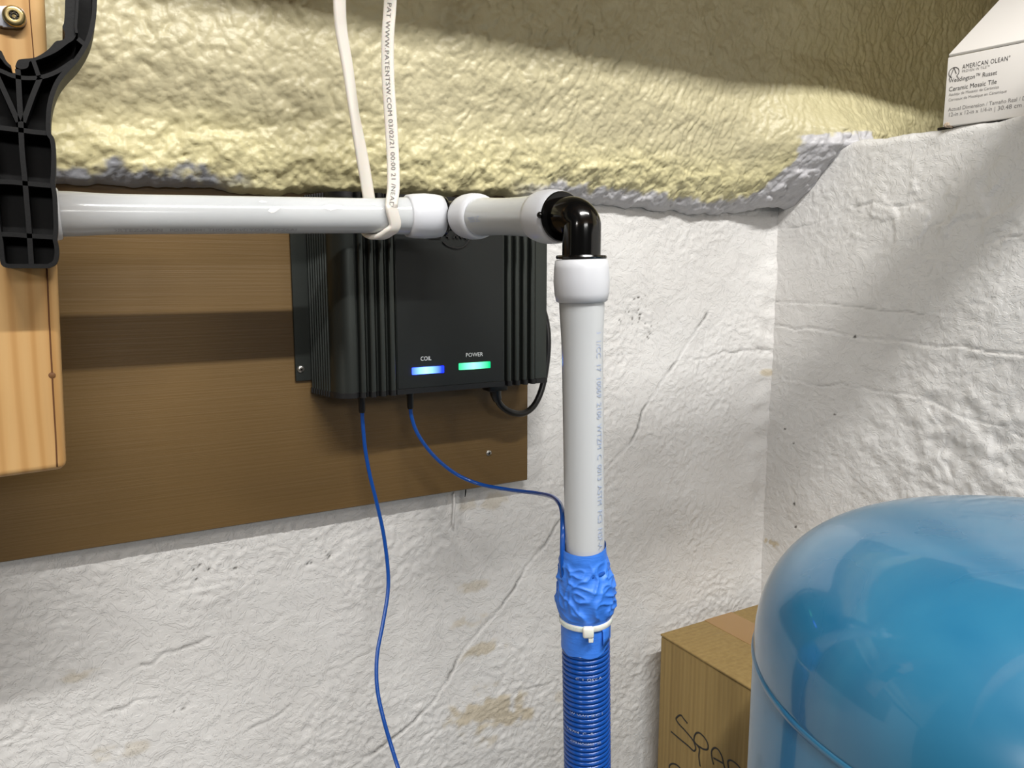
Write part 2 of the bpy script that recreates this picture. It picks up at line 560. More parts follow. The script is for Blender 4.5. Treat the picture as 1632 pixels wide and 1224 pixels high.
for ln, dep in ((bw([(1095, 571), (1120, 571), (1150, 562), (1200, 558), (1222, 556)]), 0.0016),
                (bw([(1125, 525), (1120, 555), (1112, 580), (1105, 605), (1075, 630)]), 0.0012),
                (bw([(1150, 508), (1130, 528)]), 0.0010),
                (bw([(520, 1070), (560, 1055), (600, 1030)]), 0.0009),
                (bw([(170, 1135), (200, 1128), (215, 1118), (250, 1112)]), 0.0018),
                (bw([(225, 1060), (240, 1058), (262, 1040), (300, 1032), (330, 1016)]), 0.0014),
                (bw([(400, 1160), (440, 1142), (460, 1125)]), 0.0012),
                (bw([(0, 1180), (30, 1172), (45, 1150), (50, 1135)]), 0.0016),
                (bw([(770, 1140), (830, 1100), (890, 1085)]), 0.0010)):
    d, sd = segdist(U + 0.002 * pn(U * 60, V * 60, 5), V + 0.002 * pn(U * 60, V * 60, 6), ln)
    relief += (sd > 0) * dep * 0.35 * np.exp(-(d / 0.006) ** 2) - 0.7 * dep * np.exp(-(d / 0.0015) ** 2)
    pit = np.maximum(pit, 0.45 * np.exp(-(d / 0.0010) ** 2) * (0.15 + 0.85 * sstep(-0.1, 0.4, pn(U * 25, V * 25, 18))))
def spot(px, py, r, kx=1.0):
    q = P(px, py, Y=YW)
    return np.exp(-(((U - q[0]) / (r * kx)) ** 2 + ((V - q[2]) / r) ** 2))
nz = pn(U * 90, V * 130, 77); nz3 = pn(U * 120, V * 120, 78); nz2 = fbm(U * 45, V * 60, 3, 91)
for (x, y, r, kx) in ((340, 905, 0.020, 1.7), (385, 890, 0.012, 1.6), (315, 935, 0.012, 1.2), (490, 868, 0.008, 2.2), (530, 880, 0.009, 1.0),
                      (490, 900, 0.012, 1.5), (505, 1095, 0.006, 1), (1010, 500, 0.030, 1.0), (1000, 570, 0.012, 1.6), (1035, 520, 0.02, 0.8), (287, 1122, 0.008, 2.0), (10, 1175, 0.012, 2)):
    s = spot(x, y, r, kx)
    pit = np.maximum(pit, (1 - sstep(0.02, 0.07, np.abs(nz - 0.12))) * sstep(0.15, 0.3, nz3) * sstep(0.3, 0.6, s))
    relief += s * (0.0016 * np.abs(nz) - 0.001)
for (x, y, r, kx, k) in ((775, 1130, 0.030, 2.0, 0.8), (815, 1140, 0.018, 2.0, .8), (770, 1038, 0.014, 2.4, 0.7), (745, 990, 0.010, 2.5, 0.5), (753, 930, 0.012, 2.0, 0.5),
                      (775, 800, 0.012, 3.0, .45), (120, 1075, 0.008, 2.5, 0.5), (190, 1195, 0.012, 2.5, .4), (775, 1180, 0.01, 2, .5), (890, 1110, 0.008, 1.5, 0.35)):
    s = spot(x, y, r, kx)
    stain = np.maximum(stain, 0.75 * k * sstep(0.40, 0.85, s * (1 + 0.9 * nz2)))
# hand made corner patch
d, sd = segdist(U, V, bw([(1221, 440), (1216, 480), (1211, 520), (1212, 560), (1212, 600), (1212, 650), (1208, 700), (1204, 760)]))
lump = np.exp(-(d / 0.020) ** 2)
relief += lump * (0.004 + 0.003 * pn(U * 25, V * 48, 33)) + 0.006 * np.exp(-((XW - U) / 0.008) ** 2)
stain = np.maximum(stain, 0.6 * sstep(0.4, 0.8, spot(1217, 593, 0.007, 2.0)))
relief -= pit * 0.0012
# stay behind the board
behind = (U < 0.46) & (V > H - 0.215)
relief = np.where(behind, np.minimum(relief, 0.0065), relief)
Vv = np.stack([U, YW - relief, V], -1).reshape(-1, 3)
o = bigmesh('wall_back', Vv, gridfaces(len(xs), len(zs)), WALL, {'pit': pit, 'stain': stain})
meta(o, 'rough white painted masonry wall behind the brown panel and pipes', kind='structure')
WB = o
LOC['wall_back'] = np.zeros(3)

# --- right wall with its ledge: profile parameter s runs up the face, over the rounded edge and back along the top
ys = axis_vals([(-0.8, 0.25, 0.03), (0.25, YW + 0.008, 0.0019)])
rr = 0.009
ss = axis_vals([(-1.45, -0.56, 0.03), (-0.56, 0.03, 0.0019), (0.03, 0.42, 0.015)])
U, S = np.meshgrid(ys, ss, indexing='ij')
arc = rr * math.pi / 2
base_z = LEDGE - rr
th = np.clip(S / arc, 0, 1) * math.pi / 2
px_ = np.where(S < 0, XW, np.where(S < arc, XW + rr - rr * np.cos(th), XW + rr + (S - arc)))
pz_ = np.where(S < 0, base_z + S, np.where(S < arc, base_z + rr * np.sin(th), LEDGE))
nx, nzv = -np.cos(th), np.sin(th)
relief = plaster(U * 1.0, pz_ + (px_ - XW), 61, 0.55) * 0.9
pit = np.zeros(U.shape); stain = np.zeros(U.shape)
def rw(pts): return [(q[1], q[2]) for q in px_line(pts, X=XW)]
for ln, dep in ((rw([(1232, 481), (1290, 484), (1360, 488), (1410, 494), (1473, 499)]), 0.0012),
                (rw([(1236, 518), (1265, 524), (1295, 523), (1330, 531), (1362, 537), (1400, 541), (1460, 548), (1490, 552), (1540, 553), (1570, 560), (1632, 566)]), 0.0022),
                (rw([(1250, 604), (1280, 608), (1300, 616), (1340, 612), (1400, 624), (1460, 632)]), 0.0014),
                (rw([(1225, 366), (1260, 364), (1300, 356), (1330, 345)]), 0.0010),
                (rw([(1360, 330), (1390, 324), (1430, 328), (1470, 322)]), 0.0014),
                (rw([(1468, 395), (1472, 375), (1480, 362), (1500, 355)]), 0.0014),
                (rw([(1560, 395), (1600, 380), (1632, 372)]), 0.0012),
                (rw([(1440, 450), (1480, 440), (1490, 425)]), 0.0009),
                (rw([(1480, 650), (1510, 690), (1500, 730), (1520, 760)]), 0.0018),
                (rw([(1480, 640), (1540, 668), (1600, 680), (1632, 700)]), 0.0014)):
    d, sd = segdist(U + 0.002 * pn(U * 60, S * 60, 5), pz_ + 0.002 * pn(U * 60, S * 60, 6), ln)
    relief += (sd > 0) * dep * 0.3 * np.exp(-(d / 0.006) ** 2) - 0.7 * dep * np.exp(-(d / 0.0014) ** 2)
    pit = np.maximum(pit, 0.40 * np.exp(-(d / 0.0010) ** 2) * (0.1 + 0.9 * sstep(-0.1, 0.4, pn(U * 25, S * 25, 18))))
# lower right of the wall is coarser, lumpy
q = P(1540, 720, X=XW)
lump = np.exp(-(((U - q[1]) / 0.13) ** 2 + ((pz_ - q[2]) / 0.10) ** 2))
relief += lump * 0.006 * (fbm(U * 26, S * 26, 3, 71)) * 0.6
q = P(1500, 340, X=XW)
lump = np.exp(-(((U - q[1]) / 0.13) ** 2 + ((pz_ - q[2]) / 0.045) ** 2))
relief += lump * 0.0022 * sstep(0.0, 0.25, fbm(U * 28, S * 28, 3, 75))
nz = pn(U * 190, S * 150, 79)
for (x, y, r) in ((1252, 684, 0.0022), (1266, 706, 0.0022), (1266, 803, 0.0032), (1268, 840, 0.0028), (1362, 537, 0.003), (1330, 660, 0.0022)):
    q = P(x, y, X=XW)
    s = np.exp(-(((U - q[1]) / r) ** 2 + ((pz_ - q[2]) / r) ** 2))
    pit = np.maximum(pit, sstep(0.5, 0.8, s))
q = P(1230, 866, X=XW)
stain = np.maximum(stain, 0.7 * sstep(0.4, 0.8, np.exp(-(((U - q[1]) / 0.016) ** 2 + ((pz_ - q[2]) / 0.006) ** 2)) * (1 + nz)))
wob = 0.0025 * fbm(U * 20, U * 0 + 3, 3, 15) * sstep(-0.05, 0, S)
Vv = np.stack([px_ + nx * relief, U, pz_ + nzv * relief + wob], -1).reshape(-1, 3)
o = bigmesh('wall_right', Vv, gridfaces(len(ys), len(ss), True), WALL, {'pit': pit, 'stain': stain})
meta(o, 'white painted masonry side wall with a ledge along its top', kind='structure')

# --- floor and ceiling of the cellar
build('floor', *box((-0.1, -0.65, -0.05), (2.6, 2.9, 0.1)), FLOOR, smooth=False)['kind'] = 'structure'
build('ceiling', *box((-0.1, -0.65, H + 1.22), (2.8, 2.9, 0.04)), CEIL, smooth=False)['kind'] = 'structure'

# --- spray foam on the rim above the wall
xs = axis_vals([(-1.3, -0.15, 0.03), (-0.15, 1.228, 0.0016)])
zs = axis_vals([(0.0, 0.40, 0.0016), (0.40, 1.15, 0.03)])       # height above the foam's lower edge
U, T = np.meshgrid(xs, zs, indexing='ij')
edge_px = [(60, 291), (90, 292), (250, 297), (330, 300), (450, 311), (520, 307), (600, 309), (700, 311), (800, 314), (900, 316), (960, 322), (1020, 328), (1080, 335), (1140, 340), (1190, 340), (1222, 330)]
ex = []; ez = []
for (x, y) in edge_px:
    q = P(x, y, Y=0.718); ex.append(q[0]); ez.append(q[2])
zb = np.interp(U, ex, ez)
zb = zb + 0.0022 * pn(U * 45, U * 0 + 1.5, 8) + 0.0014 * pn(U * 120, U * 0 + 2.5, 9)
Zf = zb + T
hz = Zf - H
# base depth: thin at the lower edge, bulging above, hollow, then bulging again
prof = np.interp(T, [0, 0.0015, 0.005, 0.015, 0.035, 0.060, 0.080, 0.11, 0.16, 0.25, 0.5], [0.7262, 0.721, 0.717, 0.712, 0.706, 0.705, 0.701, 0.695, 0.690, 0.688, 0.690])
Yf = prof + 0.0035 * fbm(U * 5, Zf * 7, 2, 21)
left = 1 - sstep(0.0, 0.32, U)
Yf += left * 0.006 * np.exp(-((T - 0.050) / 0.018) ** 2) - left * 0.004 * np.exp(-((T - 0.095) / 0.025) ** 2)
Yf += sstep(0.40, 0.52, U) * 0.016 * np.exp(-(T / 0.028) ** 1.5) * (1 - sstep(XW - 0.10, XW, U))
# fillet against the right wall end
kk = sstep(XW - 0.16, XW + 0.02, U)
fil = np.interp(hz, [0.083, 0.120, 0.155, 0.175, 0.20, 0.23, 0.27], [0, 0.5, 0.95, 0.85, 0.5, 0.18, 0.0])
Yf -= kk * (1 - 0.6 * sstep(XW + 0.03, XW + 0.2, U)) * fil * 0.066
# bubbles
wx = 0.006 * fbm(U * 40, Zf * 40, 2, 31); wy = 0.006 * fbm(U * 40, Zf * 40, 2, 32)
fine = 1 - sstep(0.03, 0.085, T + 0.02 * pn(U * 9, Zf * 9, 3))
stretch = sstep(0.3, 0.9, U)
b1 = domes((U + wx) * 118, (Zf + wy) * (96 - 30 * stretch), 34)
b2 = domes((U + wx) * 205, (Zf + wy) * 180, 35)
b3 = domes((U + wx * .6) * 300, (Zf + wy * .6) * 310, 36)
amp = 0.75 + 0.5 * pn(U * 12, Zf * 12, 38)
bub = (b1 * 0.0035 * amp + b2 * 0.0016) * (1 - 0.6 * fine) + b3 * (0.0003 + 0.0013 * fine) + fine * (0.0030 * fbm(U * 55, Zf * 66, 3, 37) + 0.0014 * b2) + 0.0016 * fbm(U * 36, Zf * 36, 2, 39)
bub *= sstep(0.0, 0.006, T) * 0.8 + 0.2
Yf = Yf - bub
# painted lumps along the fillet's lower side
lumpy = np.exp(-((hz - 0.085 - 0.08 * np.clip((U - (XW - 0.06)) / 0.06, 0, 1)) / 0.02) ** 2) * sstep(XW - 0.10, XW - 0.045, U)
Yf -= lumpy * 0.010 * np.abs(fbm(U * 38, Zf * 50, 2, 44))
nzp = fbm(U * 60, Zf * 60, 3, 51)
paint = sstep(0.40, 0.47, U) * (1 - sstep(0.012, 0.019, T + 0.006 * nzp))
lq = [P(x, y, Y=yy) for (x, y, yy) in ((1196, 330, .705), (1204, 316, .70), (1235, 292, .685), (1265, 270, .668), (1285, 245, .655), (1290, 214, .65))]
lim = np.interp(hz, [q[2] - H for q in lq] + [lq[-1][2] - H + 0.012], [q[0] for q in lq] + [XW + 0.05])
paint = np.maximum(paint, sstep(-0.004, 0.003, U - lim + 0.009 * nzp) * (1 - sstep(XW + 0.035, XW + 0.045, U + 0.012 * nzp)) * (1 - sstep(0.168, 0.186, hz + 0.022 * nzp)))
silver = (1 - sstep(0.10, 0.16, U + 0.03 * nzp)) * (1 - sstep(0.008, 0.017, T + 0.010 * nzp))
yellow = np.clip(fine * 0.7 + kk * 0.35, 0, 1)
Vv = np.stack([U, Yf, Zf], -1).reshape(-1, 3)
fo = bigmesh('spray_foam_insulation', Vv, gridfaces(len(xs), len(zs)), FOAM, {'paint': paint, 'silver': silver, 'yellow': yellow}, base=(0.4, YW, H + 0.05))
meta(fo, 'lumpy cream spray foam insulation covering the rim above the white wall', 'insulation')
# foam on the side rim, set back over the ledge
ysr = axis_vals([(-0.8, 0.655, 0.006)]); zsr = axis_vals([(LEDGE - 0.02, H + 1.15, 0.006)])
U, Zf = np.meshgrid(ysr, zsr, indexing='ij')
b = np.abs(pn(U * 64, Zf * 58, 84)) * 0.009 + np.abs(pn(U * 120, Zf * 120, 85)) * 0.004 + 0.01 * fbm(U * 6, Zf * 6, 2, 86)
Vv = np.stack([1.245 - b, U, Zf], -1).reshape(-1, 3)
z0 = np.zeros(U.shape)
fo2 = bigmesh('spray_foam_insulation', Vv, gridfaces(len(ysr), len(zsr), True), FOAM, {'paint': z0, 'silver': z0, 'yellow': z0}, base=(1.25, 0.2, LEDGE))
meta(fo2, 'shaded spray foam on the side rim behind the white tile carton', 'insulation')

# --- floor joist above the frame: its lower edge throws the shadow line across the foam
js = P(620, 62, Y=0.69)
t = (0.30 - LAMP.y) / (js[1] - LAMP.y)
jz = LAMP.z + t * (js[2] - LAMP.z)
g = G(); g.add(*box((-0.02, 0.30 + 0.019, (jz + H + 1.2) / 2), (2.44, 0.038, H + 1.2 - jz), bevel=0.003))
jo = g.build('floor_joist', JOIST, base=(-0.02, 0.319, jz), smooth=False)
meta(jo, 'timber floor joist overhead running along the wall', 'joist')

# --- added unseen timber behind the lens: keeps the rear fill light off the foam
gd = build('shade_beam', *box((-0.1, -0.9, H + 0.83), (2.5, 0.09, 0.74), bevel=0.004), JOIST, base=(-0.1, -0.9, H + 0.46), smooth=False)
meta(gd, 'added deep timber out of view that keeps the rear fill light off the foam', 'light blocker')
# --- added unseen pipe above the frame: shades the corner from the tube light
dn = thing('shade_pipe', (0.6, -0.012, H + 0.62), 'added grey pipe above the view on the right that shades the corner', 'pipe')
build('pipe_barrel', *tube([(0.32, -0.012, H + 0.645), (0.6, -0.012, H + 0.65), (1.0, -0.012, H + 0.655)], 0.019, 24), PLATE, dn, sharp=50)
for x in (0.40, 0.90):
    build('hanger_strap', *box((x, -0.012, H + 0.935), (0.02, 0.002, 0.53)), SCREW, dn, smooth=False)

# --- added unseen stand-in behind and left of the lens: shades the corner from the far lamp
def toward(pt, k): return LAMP2 + (Vector(pt) - LAMP2) * k
b_lo = toward(P(1090, 735, Y=YW), 0.55)
b_m = toward(P(1228, 700, X=XW), 0.55); b_h = toward(P(1632, 540, X=XW), 0.55)
bdir = (b_h - b_m).normalized()
b_hi = b_m + bdir * 0.46
br_ = thing('shade_bar', tuple(b_lo), 'added thick square timber out of view that shades the corner from the far lamp', 'bar')
build('bar', *tube([np.array(b_lo), np.array(b_m), np.array((b_m + b_hi) / 2), np.array(b_hi)], 0.055, 4), JOIST, br_, smooth=False)
for q in (b_m, b_hi):
    build('hanger_rod', *tube([(q.x, q.y, q.z), (q.x, q.y, H + 0.8), (q.x, q.y, H + 1.2)], 0.004, 8), SCREW, br_)

# ================================================================== brown board
YP = 0.727
bl, br = P(0, 897, Y=YP), P(841, 765, Y=YP)
XR = br[0]
def zbot(x): return bl[2] + (br[2] - bl[2]) * (x - bl[0]) / (br[0] - bl[0])
XLp = -0.55; ztop = H + 0.088
pb = thing('mounting_board', (-0.05, YP + 0.006, zbot(-0.05)), 'brown painted mounting board on the white wall behind the control box', 'board')
V8 = [(XLp, YP, zbot(XLp)), (XR, YP, zbot(XR)), (XR, YP + 0.011, zbot(XR)), (XLp, YP + 0.011, zbot(XLp)),
      (XLp, YP, ztop), (XR, YP, ztop), (XR, YP + 0.011, ztop), (XLp, YP + 0.011, ztop)]
build('board', *bevel_mesh(*hexa(V8), 0.0008, 1), PANEL, pb, sharp=40)
def screw(parent, c, n, r, mat, recess=True, up=(0, 0, 1)):
    n = np.array(n, float); n /= np.linalg.norm(n)
    prof = [(r * 0.95, -0.001), (r, 0.0), (r * 0.96, 0.0006), (r * 0.75, 0.0012), (r * 0.4, 0.0015), (0, 0.0016)]
    V_, F_ = lathe(prof, c, n, 20)
    s = build('screw', V_, F_, mat, parent)
    if recess:
        e1 = np.cross(n, up); e1 /= np.linalg.norm(e1); e2 = np.cross(n, e1)
        g = G()
        for a in (0.4, 0.4 + math.pi / 2):
            d1 = e1 * math.cos(a) + e2 * math.sin(a); d2 = -e1 * math.sin(a) + e2 * math.cos(a)
            R = np.stack([d1, d2, n], 1)
            g.add(*box(np.array(c) + n * 0.0014, (r * 1.1, r * 0.28, 0.0008), R))
        g.build('cross_recess', DARKSLOT, s, smooth=False)
    return s
screw(pb, P(779, 722, Y=YP), (0, -1, 0), 0.0034, SCREW)
# splinter of dark sealant and a hanging strand of dried paint under the board
q0, q1 = P(743, 778, Y=YP + 0.004), P(741, 792, Y=YP + 0.004)
build('splinter', *tube([q0 + (0, 0, .004), (q0 + q1) / 2, q1], [0.0009, 0.0009, 0.0004], 8), BLACK, pb)
q0, q1 = P(724, 785, Y=YW - 0.008), P(722, 836, Y=YW - 0.008)
dr = build('paint_drip', *tube(spline([q0, q0 * .5 + q1 * .5 + (0.0006, 0, 0), q1], 6), 0.0013, 8), WALL, WB)

# ================================================================== control box
FY = 0.670; BY = YP - 0.0005
XL = P(524, 480, Y=FY + 0.016)[0]; XRd = P(870, 480, Y=FY + 0.004)[0]
Z0 = P(545, 628, Y=FY)[2]; Z1 = P(545, 313, Y=FY)[2]
CC = np.array(((XL + XRd) / 2, BY, Z0))
cb = thing('control_box', CC, 'charcoal ribbed electronic control box with blue and green lights on the brown board', 'control box')
rcor = 0.019
def xf(px): return P(px, 500, Y=FY)[0]
prof = [(XL - 0.006, BY)]
nf = 8; ya, yb = BY - 0.003, FY + rcor
for i in range(nf):
    y0 = ya + (yb - ya) * i / nf; y1 = ya + (yb - ya) * (i + 1) / nf
    k0_, k1_ = 0.008 * (1 - i / nf), 0.008 * (1 - (i + 1) / nf)
    prof += [(XL - k0_, y0), (XL - k0_, y0 * .45 + y1 * .55), (XL - k1_ + 0.0016, y0 * .35 + y1 * .65), (XL - k1_ + 0.0016, y1)]
for k in range(0, 11):
    a = math.pi / 2 * k / 10
    prof.append((XL + rcor - rcor * math.cos(a), FY + rcor - rcor * math.sin(a)))
def ribs(x0, x1, n):
    w_ = (x1 - x0) / n
    out = []
    for i in range(n):
        a = x0 + w_ * i
        out += [(a, FY), (a + w_ * .04, FY + 0.0040), (a + w_ * .30, FY + 0.0040), (a + w_ * .34, FY + 0.0006)]
        for k in range(0, 7):
            th_ = math.pi * k / 6
            out.append((a + w_ * (.64 - .30 * math.cos(th_)), FY + 0.0002 - 0.0026 * math.sin(th_)))
        out += [(a + w_ * .95, FY + 0.0022)]
    return out
xa, xb_ = xf(566), xf(630); xc, xd_ = xf(803), xf(853)
prof += ribs(xa, xb_, 4) + [(xb_ + 0.0005, FY)]
prof += [(xc - 0.0005, FY)] + ribs(xc, xd_, 4) + [(xd_ + 0.0003, FY), (XRd - 0.004, FY), (XRd - 0.001, FY + 0.001), (XRd, FY + 0.004), (XRd, BY)]
prof = [(x, y) for (x, y) in prof]
body = build('housing', *prism(prof, Z0, Z1), ANOD, cb, sharp=35)
def scaled(pr, d):
    cx, cy = CC[0], (FY + BY) / 2
    sx = 1 + d / ((XRd - XL) / 2); sy = 1 + d / ((BY - FY) / 2)
    return [(cx + (x - cx) * sx, min(cy + (y - cy) * sy, BY)) for (x, y) in pr]
capp = scaled(prof, 0.0008)
build('end_cap', *prism(capp, Z0 - 0.0050, Z0), BLACK, cb, sharp=35)
build('end_cap', *prism(capp, Z1, Z1 + 0.0045), BLACK, cb, sharp=35)
# mounting flanges
fxl = P(466, 480, Y=YP - 0.002)[0]; zf0 = P(484, 607, Y=YP - 0.002)[2]
g = G(); g.add(*box(((fxl + XL + 0.006) / 2, YP - 0.0014, (zf0 + Z1) / 2), (XL + 0.006 - fxl, 0.0024, Z1 - zf0), bevel=0.0005, seg=1))
fl = g.build('mounting_flange', ANOD, cb, sharp=40)
screw(fl, P(479.5, 588.5, Y=YP - 0.0027), (0, -1, 0), 0.0035, SCREW)
# smooth front plate between the rib groups
g = G(); g.add(*box(((xb_ + xc) / 2, FY - 0.0002, (Z0 + Z1) / 2), (xc - xb_ - 0.002, 0.0010, Z1 - Z0 - 0.0006), bevel=0.0003, seg=1))
plate = g.build('front_plate', ANOD_FLAT, cb, sharp=40)
FP = FY - 0.0007
def text_geo(s, size, extrude=0.0, offset=0.0, spacing=1.0, align='LEFT', shear=0.0):
    cu = bpy.data.curves.new('t', 'FONT'); cu.body = s; cu.size = size
    cu.extrude = extrude; cu.offset = offset; cu.space_character = spacing; cu.align_x = align; cu.resolution_u = 3
    cu.shear = shear
    ob = bpy.data.objects.new('t', cu); COL.objects.link(ob)
    dg = bpy.context.evaluated_depsgraph_get(); dg.update()
    me = bpy.data.meshes.new_from_object(ob.evaluated_get(dg))
    V_ = np.array([tuple(v.co) for v in me.vertices]); F_ = [tuple(p.vertices) for p in me.polygons]
    bpy.data.objects.remove(ob); bpy.data.curves.remove(cu); bpy.data.meshes.remove(me)
    return V_, F_
def put_text(s, size, org, right, up, mat, parent, name='lettering', off=0.0002, fit=None, **k):
    V_, F_ = text_geo(s, size, **k)
    right = np.array(right, float); up = np.array(up, float); nrm = np.cross(right, up)
    if fit: V_[:, 0] *= fit / (V_[:, 0].max() - V_[:, 0].min())
    W_ = np.array(org) + np.outer(V_[:, 0], right) + np.outer(V_[:, 1], up) + nrm * off + np.outer(V_[:, 2], nrm)
    return build(name, W_, F_, mat, parent, smooth=False)
a0, a1 = P(670, 575, Y=FP), P(687, 573.5, Y=FP)
put_text('COIL', 0.0056, a0, (1, 0, 0), (0, 0, 1), WHITEP, plate, fit=a1[0] - a0[0])
a0, a1 = P(742, 569, Y=FP), P(769, 567, Y=FP)
put_text('POWER', 0.0056, a0, (1, 0, 0), (0, 0, 1), WHITEP, plate, fit=a1[0] - a0[0])
def lens(x0, x1, y0, y1, mat):
    a, b = P(x0, y1, Y=FP), P(x1, y0, Y=FP)
    zc = (P((x0 + x1) / 2, (y0 + y1) / 2, Y=FP))[2]; hh = 0.0066
    fr = G(); cx = (a[0] + b[0]) / 2; w_ = b[0] - a[0]
    l = build('light_lens', *box((cx, FP - 0.0004, zc), (w_, 0.0022, hh), bevel=0.0006), mat, plate)
lens(656.5, 707, 583, 597, LEDB)
lens(731, 781, 575.5, 590, LEDG)
# glossy raised emblem, partly behind the pipe
def fpt(x, y): q = P(x, y, Y=FP); return np.array((q[0], q[2]))
arc = [fpt(*p) for p in spline([(705, 385), (712, 391), (722, 394.5), (731, 395), (740, 391), (746, 384), (750, 378)], 6)]
em = build('emblem', *strip_wall(arc, 0.0013, FP + 0.0002, FP - 0.0016), GLOSS, plate, sharp=40)
for seg_ in ([(683, 379), (701, 379)], [(701, 373), (701, 380)], [(711, 374), (714, 374), (714, 380)], [(710, 376), (713, 377)], [(722, 380), (725, 374), (728, 380)],
             [(729, 380), (729, 373), (735, 380), (736, 374)], [(724, 368), (732, 373)], [(737, 376), (743, 381)], [(687, 374), (694, 374)]):
    build('emblem_stroke', *strip_wall([fpt(*p) for p in seg_], 0.0014, FP + 0.0002, FP - 0.0016), GLOSS, em, sharp=40)
# cable glands
GLY = FY + 0.020
glands = {}
for key, (gx, gy0, gy1) in {'l': (576.5, 628, 656), 'r': (653.5, 622, 650)}.items():
    top = P(gx, gy0, Y=GLY); bot = P(gx + .5, gy1, Y=GLY)
    Lg = Z0 - bot[2]
    V_, F_ = lathe([(0, -0.003), (0.0035, -0.003), (0.0036, Lg * .35), (0.0033, Lg * .4), (0.0031, Lg * .9), (0.0026, Lg), (0, Lg)], (bot[0], GLY, Z0 - 0.001), (0, 0, -1), 18)
    build('cable_gland', V_, F_, CORD, cb, sharp=40)
    glands[key] = np.array((bot[0], GLY, bot[2]))
# socket for the power cord
sk = P(790, 616, Y=FY + 0.022)
build('power_socket', *box((sk[0], FY + 0.024, Z0 - 0.008), (0.022, 0.018, 0.010), bevel=0.002), BLACK, cb)

# power cord
pc = thing('power_cord', (sk[0], FY + 0.024, Z0 - 0.03), 'black power cord looping from under the control box and behind it', 'cord')
pts = [(789, 613, .692), (791, 632, .692), (800, 648, .694), (818, 658, .697), (836, 658, .700), (852, 645, .702), (864, 618, .704), (871, 580, .705), (873.5, 545, .706), (871, 515, .709), (862, 480, .713), (852, 440, .718)]
path = spline([P(x, y, Y=yy) for (x, y, yy) in pts], 10)
build('cord', *tube(path, 0.0034, 14), CORD, pc)
build('strain_relief', *tube(path[:14], np.linspace(0.0072, 0.0046, 14), 14), CORD, pc, sharp=40)

# signal wires
pts = [(577, 650, GLY), (578, 672, .694), (582, 715, .697), (589, 755, .698), (600, 800, .697), (611, 850, .693), (618, 905, .686), (618, 945, .680),
       (610, 995, .672), (601, 1045, .664), (601, 1095, .654), (611, 1145, .642), (627, 1200, .628), (643, 1250, .610), (668, 1330, .58)]
path = spline([P(x, y, Y=yy) for (x, y, yy) in pts], 10)
path[:, 2] = np.minimum(path[:, 2], glands['l'][2] + 0.004)
wl = build('signal_wire', *tube(path, 0.0019, 12), BLUEW, base=path[-1])
meta(wl, 'thin blue wire hanging from the left gland of the control box down the wall', 'wire')

# ================================================================== PEX pipe run
RP = 0.0143; RC = 0.0188
PYL = 0.632
pA = P(90, 341, Y=PYL)
pB = P(675, 344.5, Y=0.625)
dirx = (pB - pA) / np.linalg.norm(pB - pA)
def on_run(px):   # point of the horizontal pipe's axis at a pixel column
    best = None
    for t in np.linspace(-0.6, 1.3, 3000):
        q = pA + (pB - pA) * t
        d = ROT.T @ (q - C0)
        x = CX + F_PX * d[0] / -d[2]
        if best is None or abs(x - px) < best[0]: best = (abs(x - px), q)
    return best[1]
E1 = on_run(700) + dirx * 0.014       # corner of the first elbow
E1 = np.array((0.302, E1[1], E1[2]))
E2 = P(895, 349, X=0.302); E2 = np.array((0.302, 0.432, E2[2]))
Zs = lambda y: E1[2] + (E2[2] - E1[2]) * (E1[1] - y) / (E1[1] - E2[1])
pr_ = thing('water_pipe', (E2[0], E2[1], E2[2] - 0.55), 'translucent white plastic water pipe with black elbows running across and then down', 'pipe')
def collar(c0, c1, name='expansion_ring'):
    c0 = np.array(c0, float); c1 = np.array(c1, float); L = np.linalg.norm(c1 - c0)
    prof = [(RP - 0.001, 0.0), (RC - 0.0022, 0.0), (RC - 0.0010, 0.0008), (RC - 0.0002, L * .2), (RC + 0.0003, L * .5), (RC - 0.0002, L * .8), (RC - 0.0012, L - 0.0008), (RC - 0.0024, L), (RP - 0.001, L)]
    return build(name, *lathe(prof, c0, c1 - c0, 48), RING, pr_, sharp=50)
def pipe_part(c0, c1, fl0, fl1):
    c0 = np.array(c0, float); c1 = np.array(c1, float); L = np.linalg.norm(c1 - c0)
    hs = np.linspace(0, L, 60)
    prof = []
    for h in hs:
        r = RP
        if fl0: r += 0.0014 * np.exp(-(h / 0.022) ** 2)
        if fl1: r += 0.0014 * np.exp(-((L - h) / 0.022) ** 2)
        prof.append((r, h))
    prof = [(RP - 0.003, 0)] + prof + [(RP - 0.003, L)]
    return build('pipe', *lathe(prof, c0, c1 - c0, 48), PEX, pr_, sharp=60)
cA = on_run(97); c1a, c1b = on_run(648), on_run(703)
hp = pipe_part(cA, c1a + dirx * 0.003, True, True)
collar(cA - dirx * 0.026, cA)
collar(c1a, c1b)
build('coupling', *tube([cA - dirx * 0.02, cA - dirx * 0.05], 0.013, 24), GLOSS, pr_, sharp=40)
pipe_part(cA - dirx * 0.046, cA - dirx * 0.45, True, False)
# short pipe towards the room
s2a, s2b, s3a, s3b = 0.602, 0.574, 0.482, 0.455
sp = pipe_part((0.302, s2b + .003, Zs(s2b)), (0.302, s3a - .003, Zs(s3a)), True, True)
collar((0.302, s2a, Zs(s2a)), (0.302, s2b, Zs(s2b)))
collar((0.302, s3a, Zs(s3a)), (0.302, s3b, Zs(s3b)))
# down pipe
VT = np.array((0.302, 0.434, 0)); q = P(926.5, 416, Y=0.434); VT = np.array((q[0], 0.434, q[2]))
q = P(936, 1224, Y=0.437); VB = np.array((q[0], 0.437, q[2]))
dv = (VB - VT) / np.linalg.norm(VB - VT)
def on_down(py):
    q = P(930, py, Y=0.4345)
    t = (VT[2] - q[2]) / -dv[2]
    return VT + dv * t
k0, k1 = on_down(413), on_down(481)
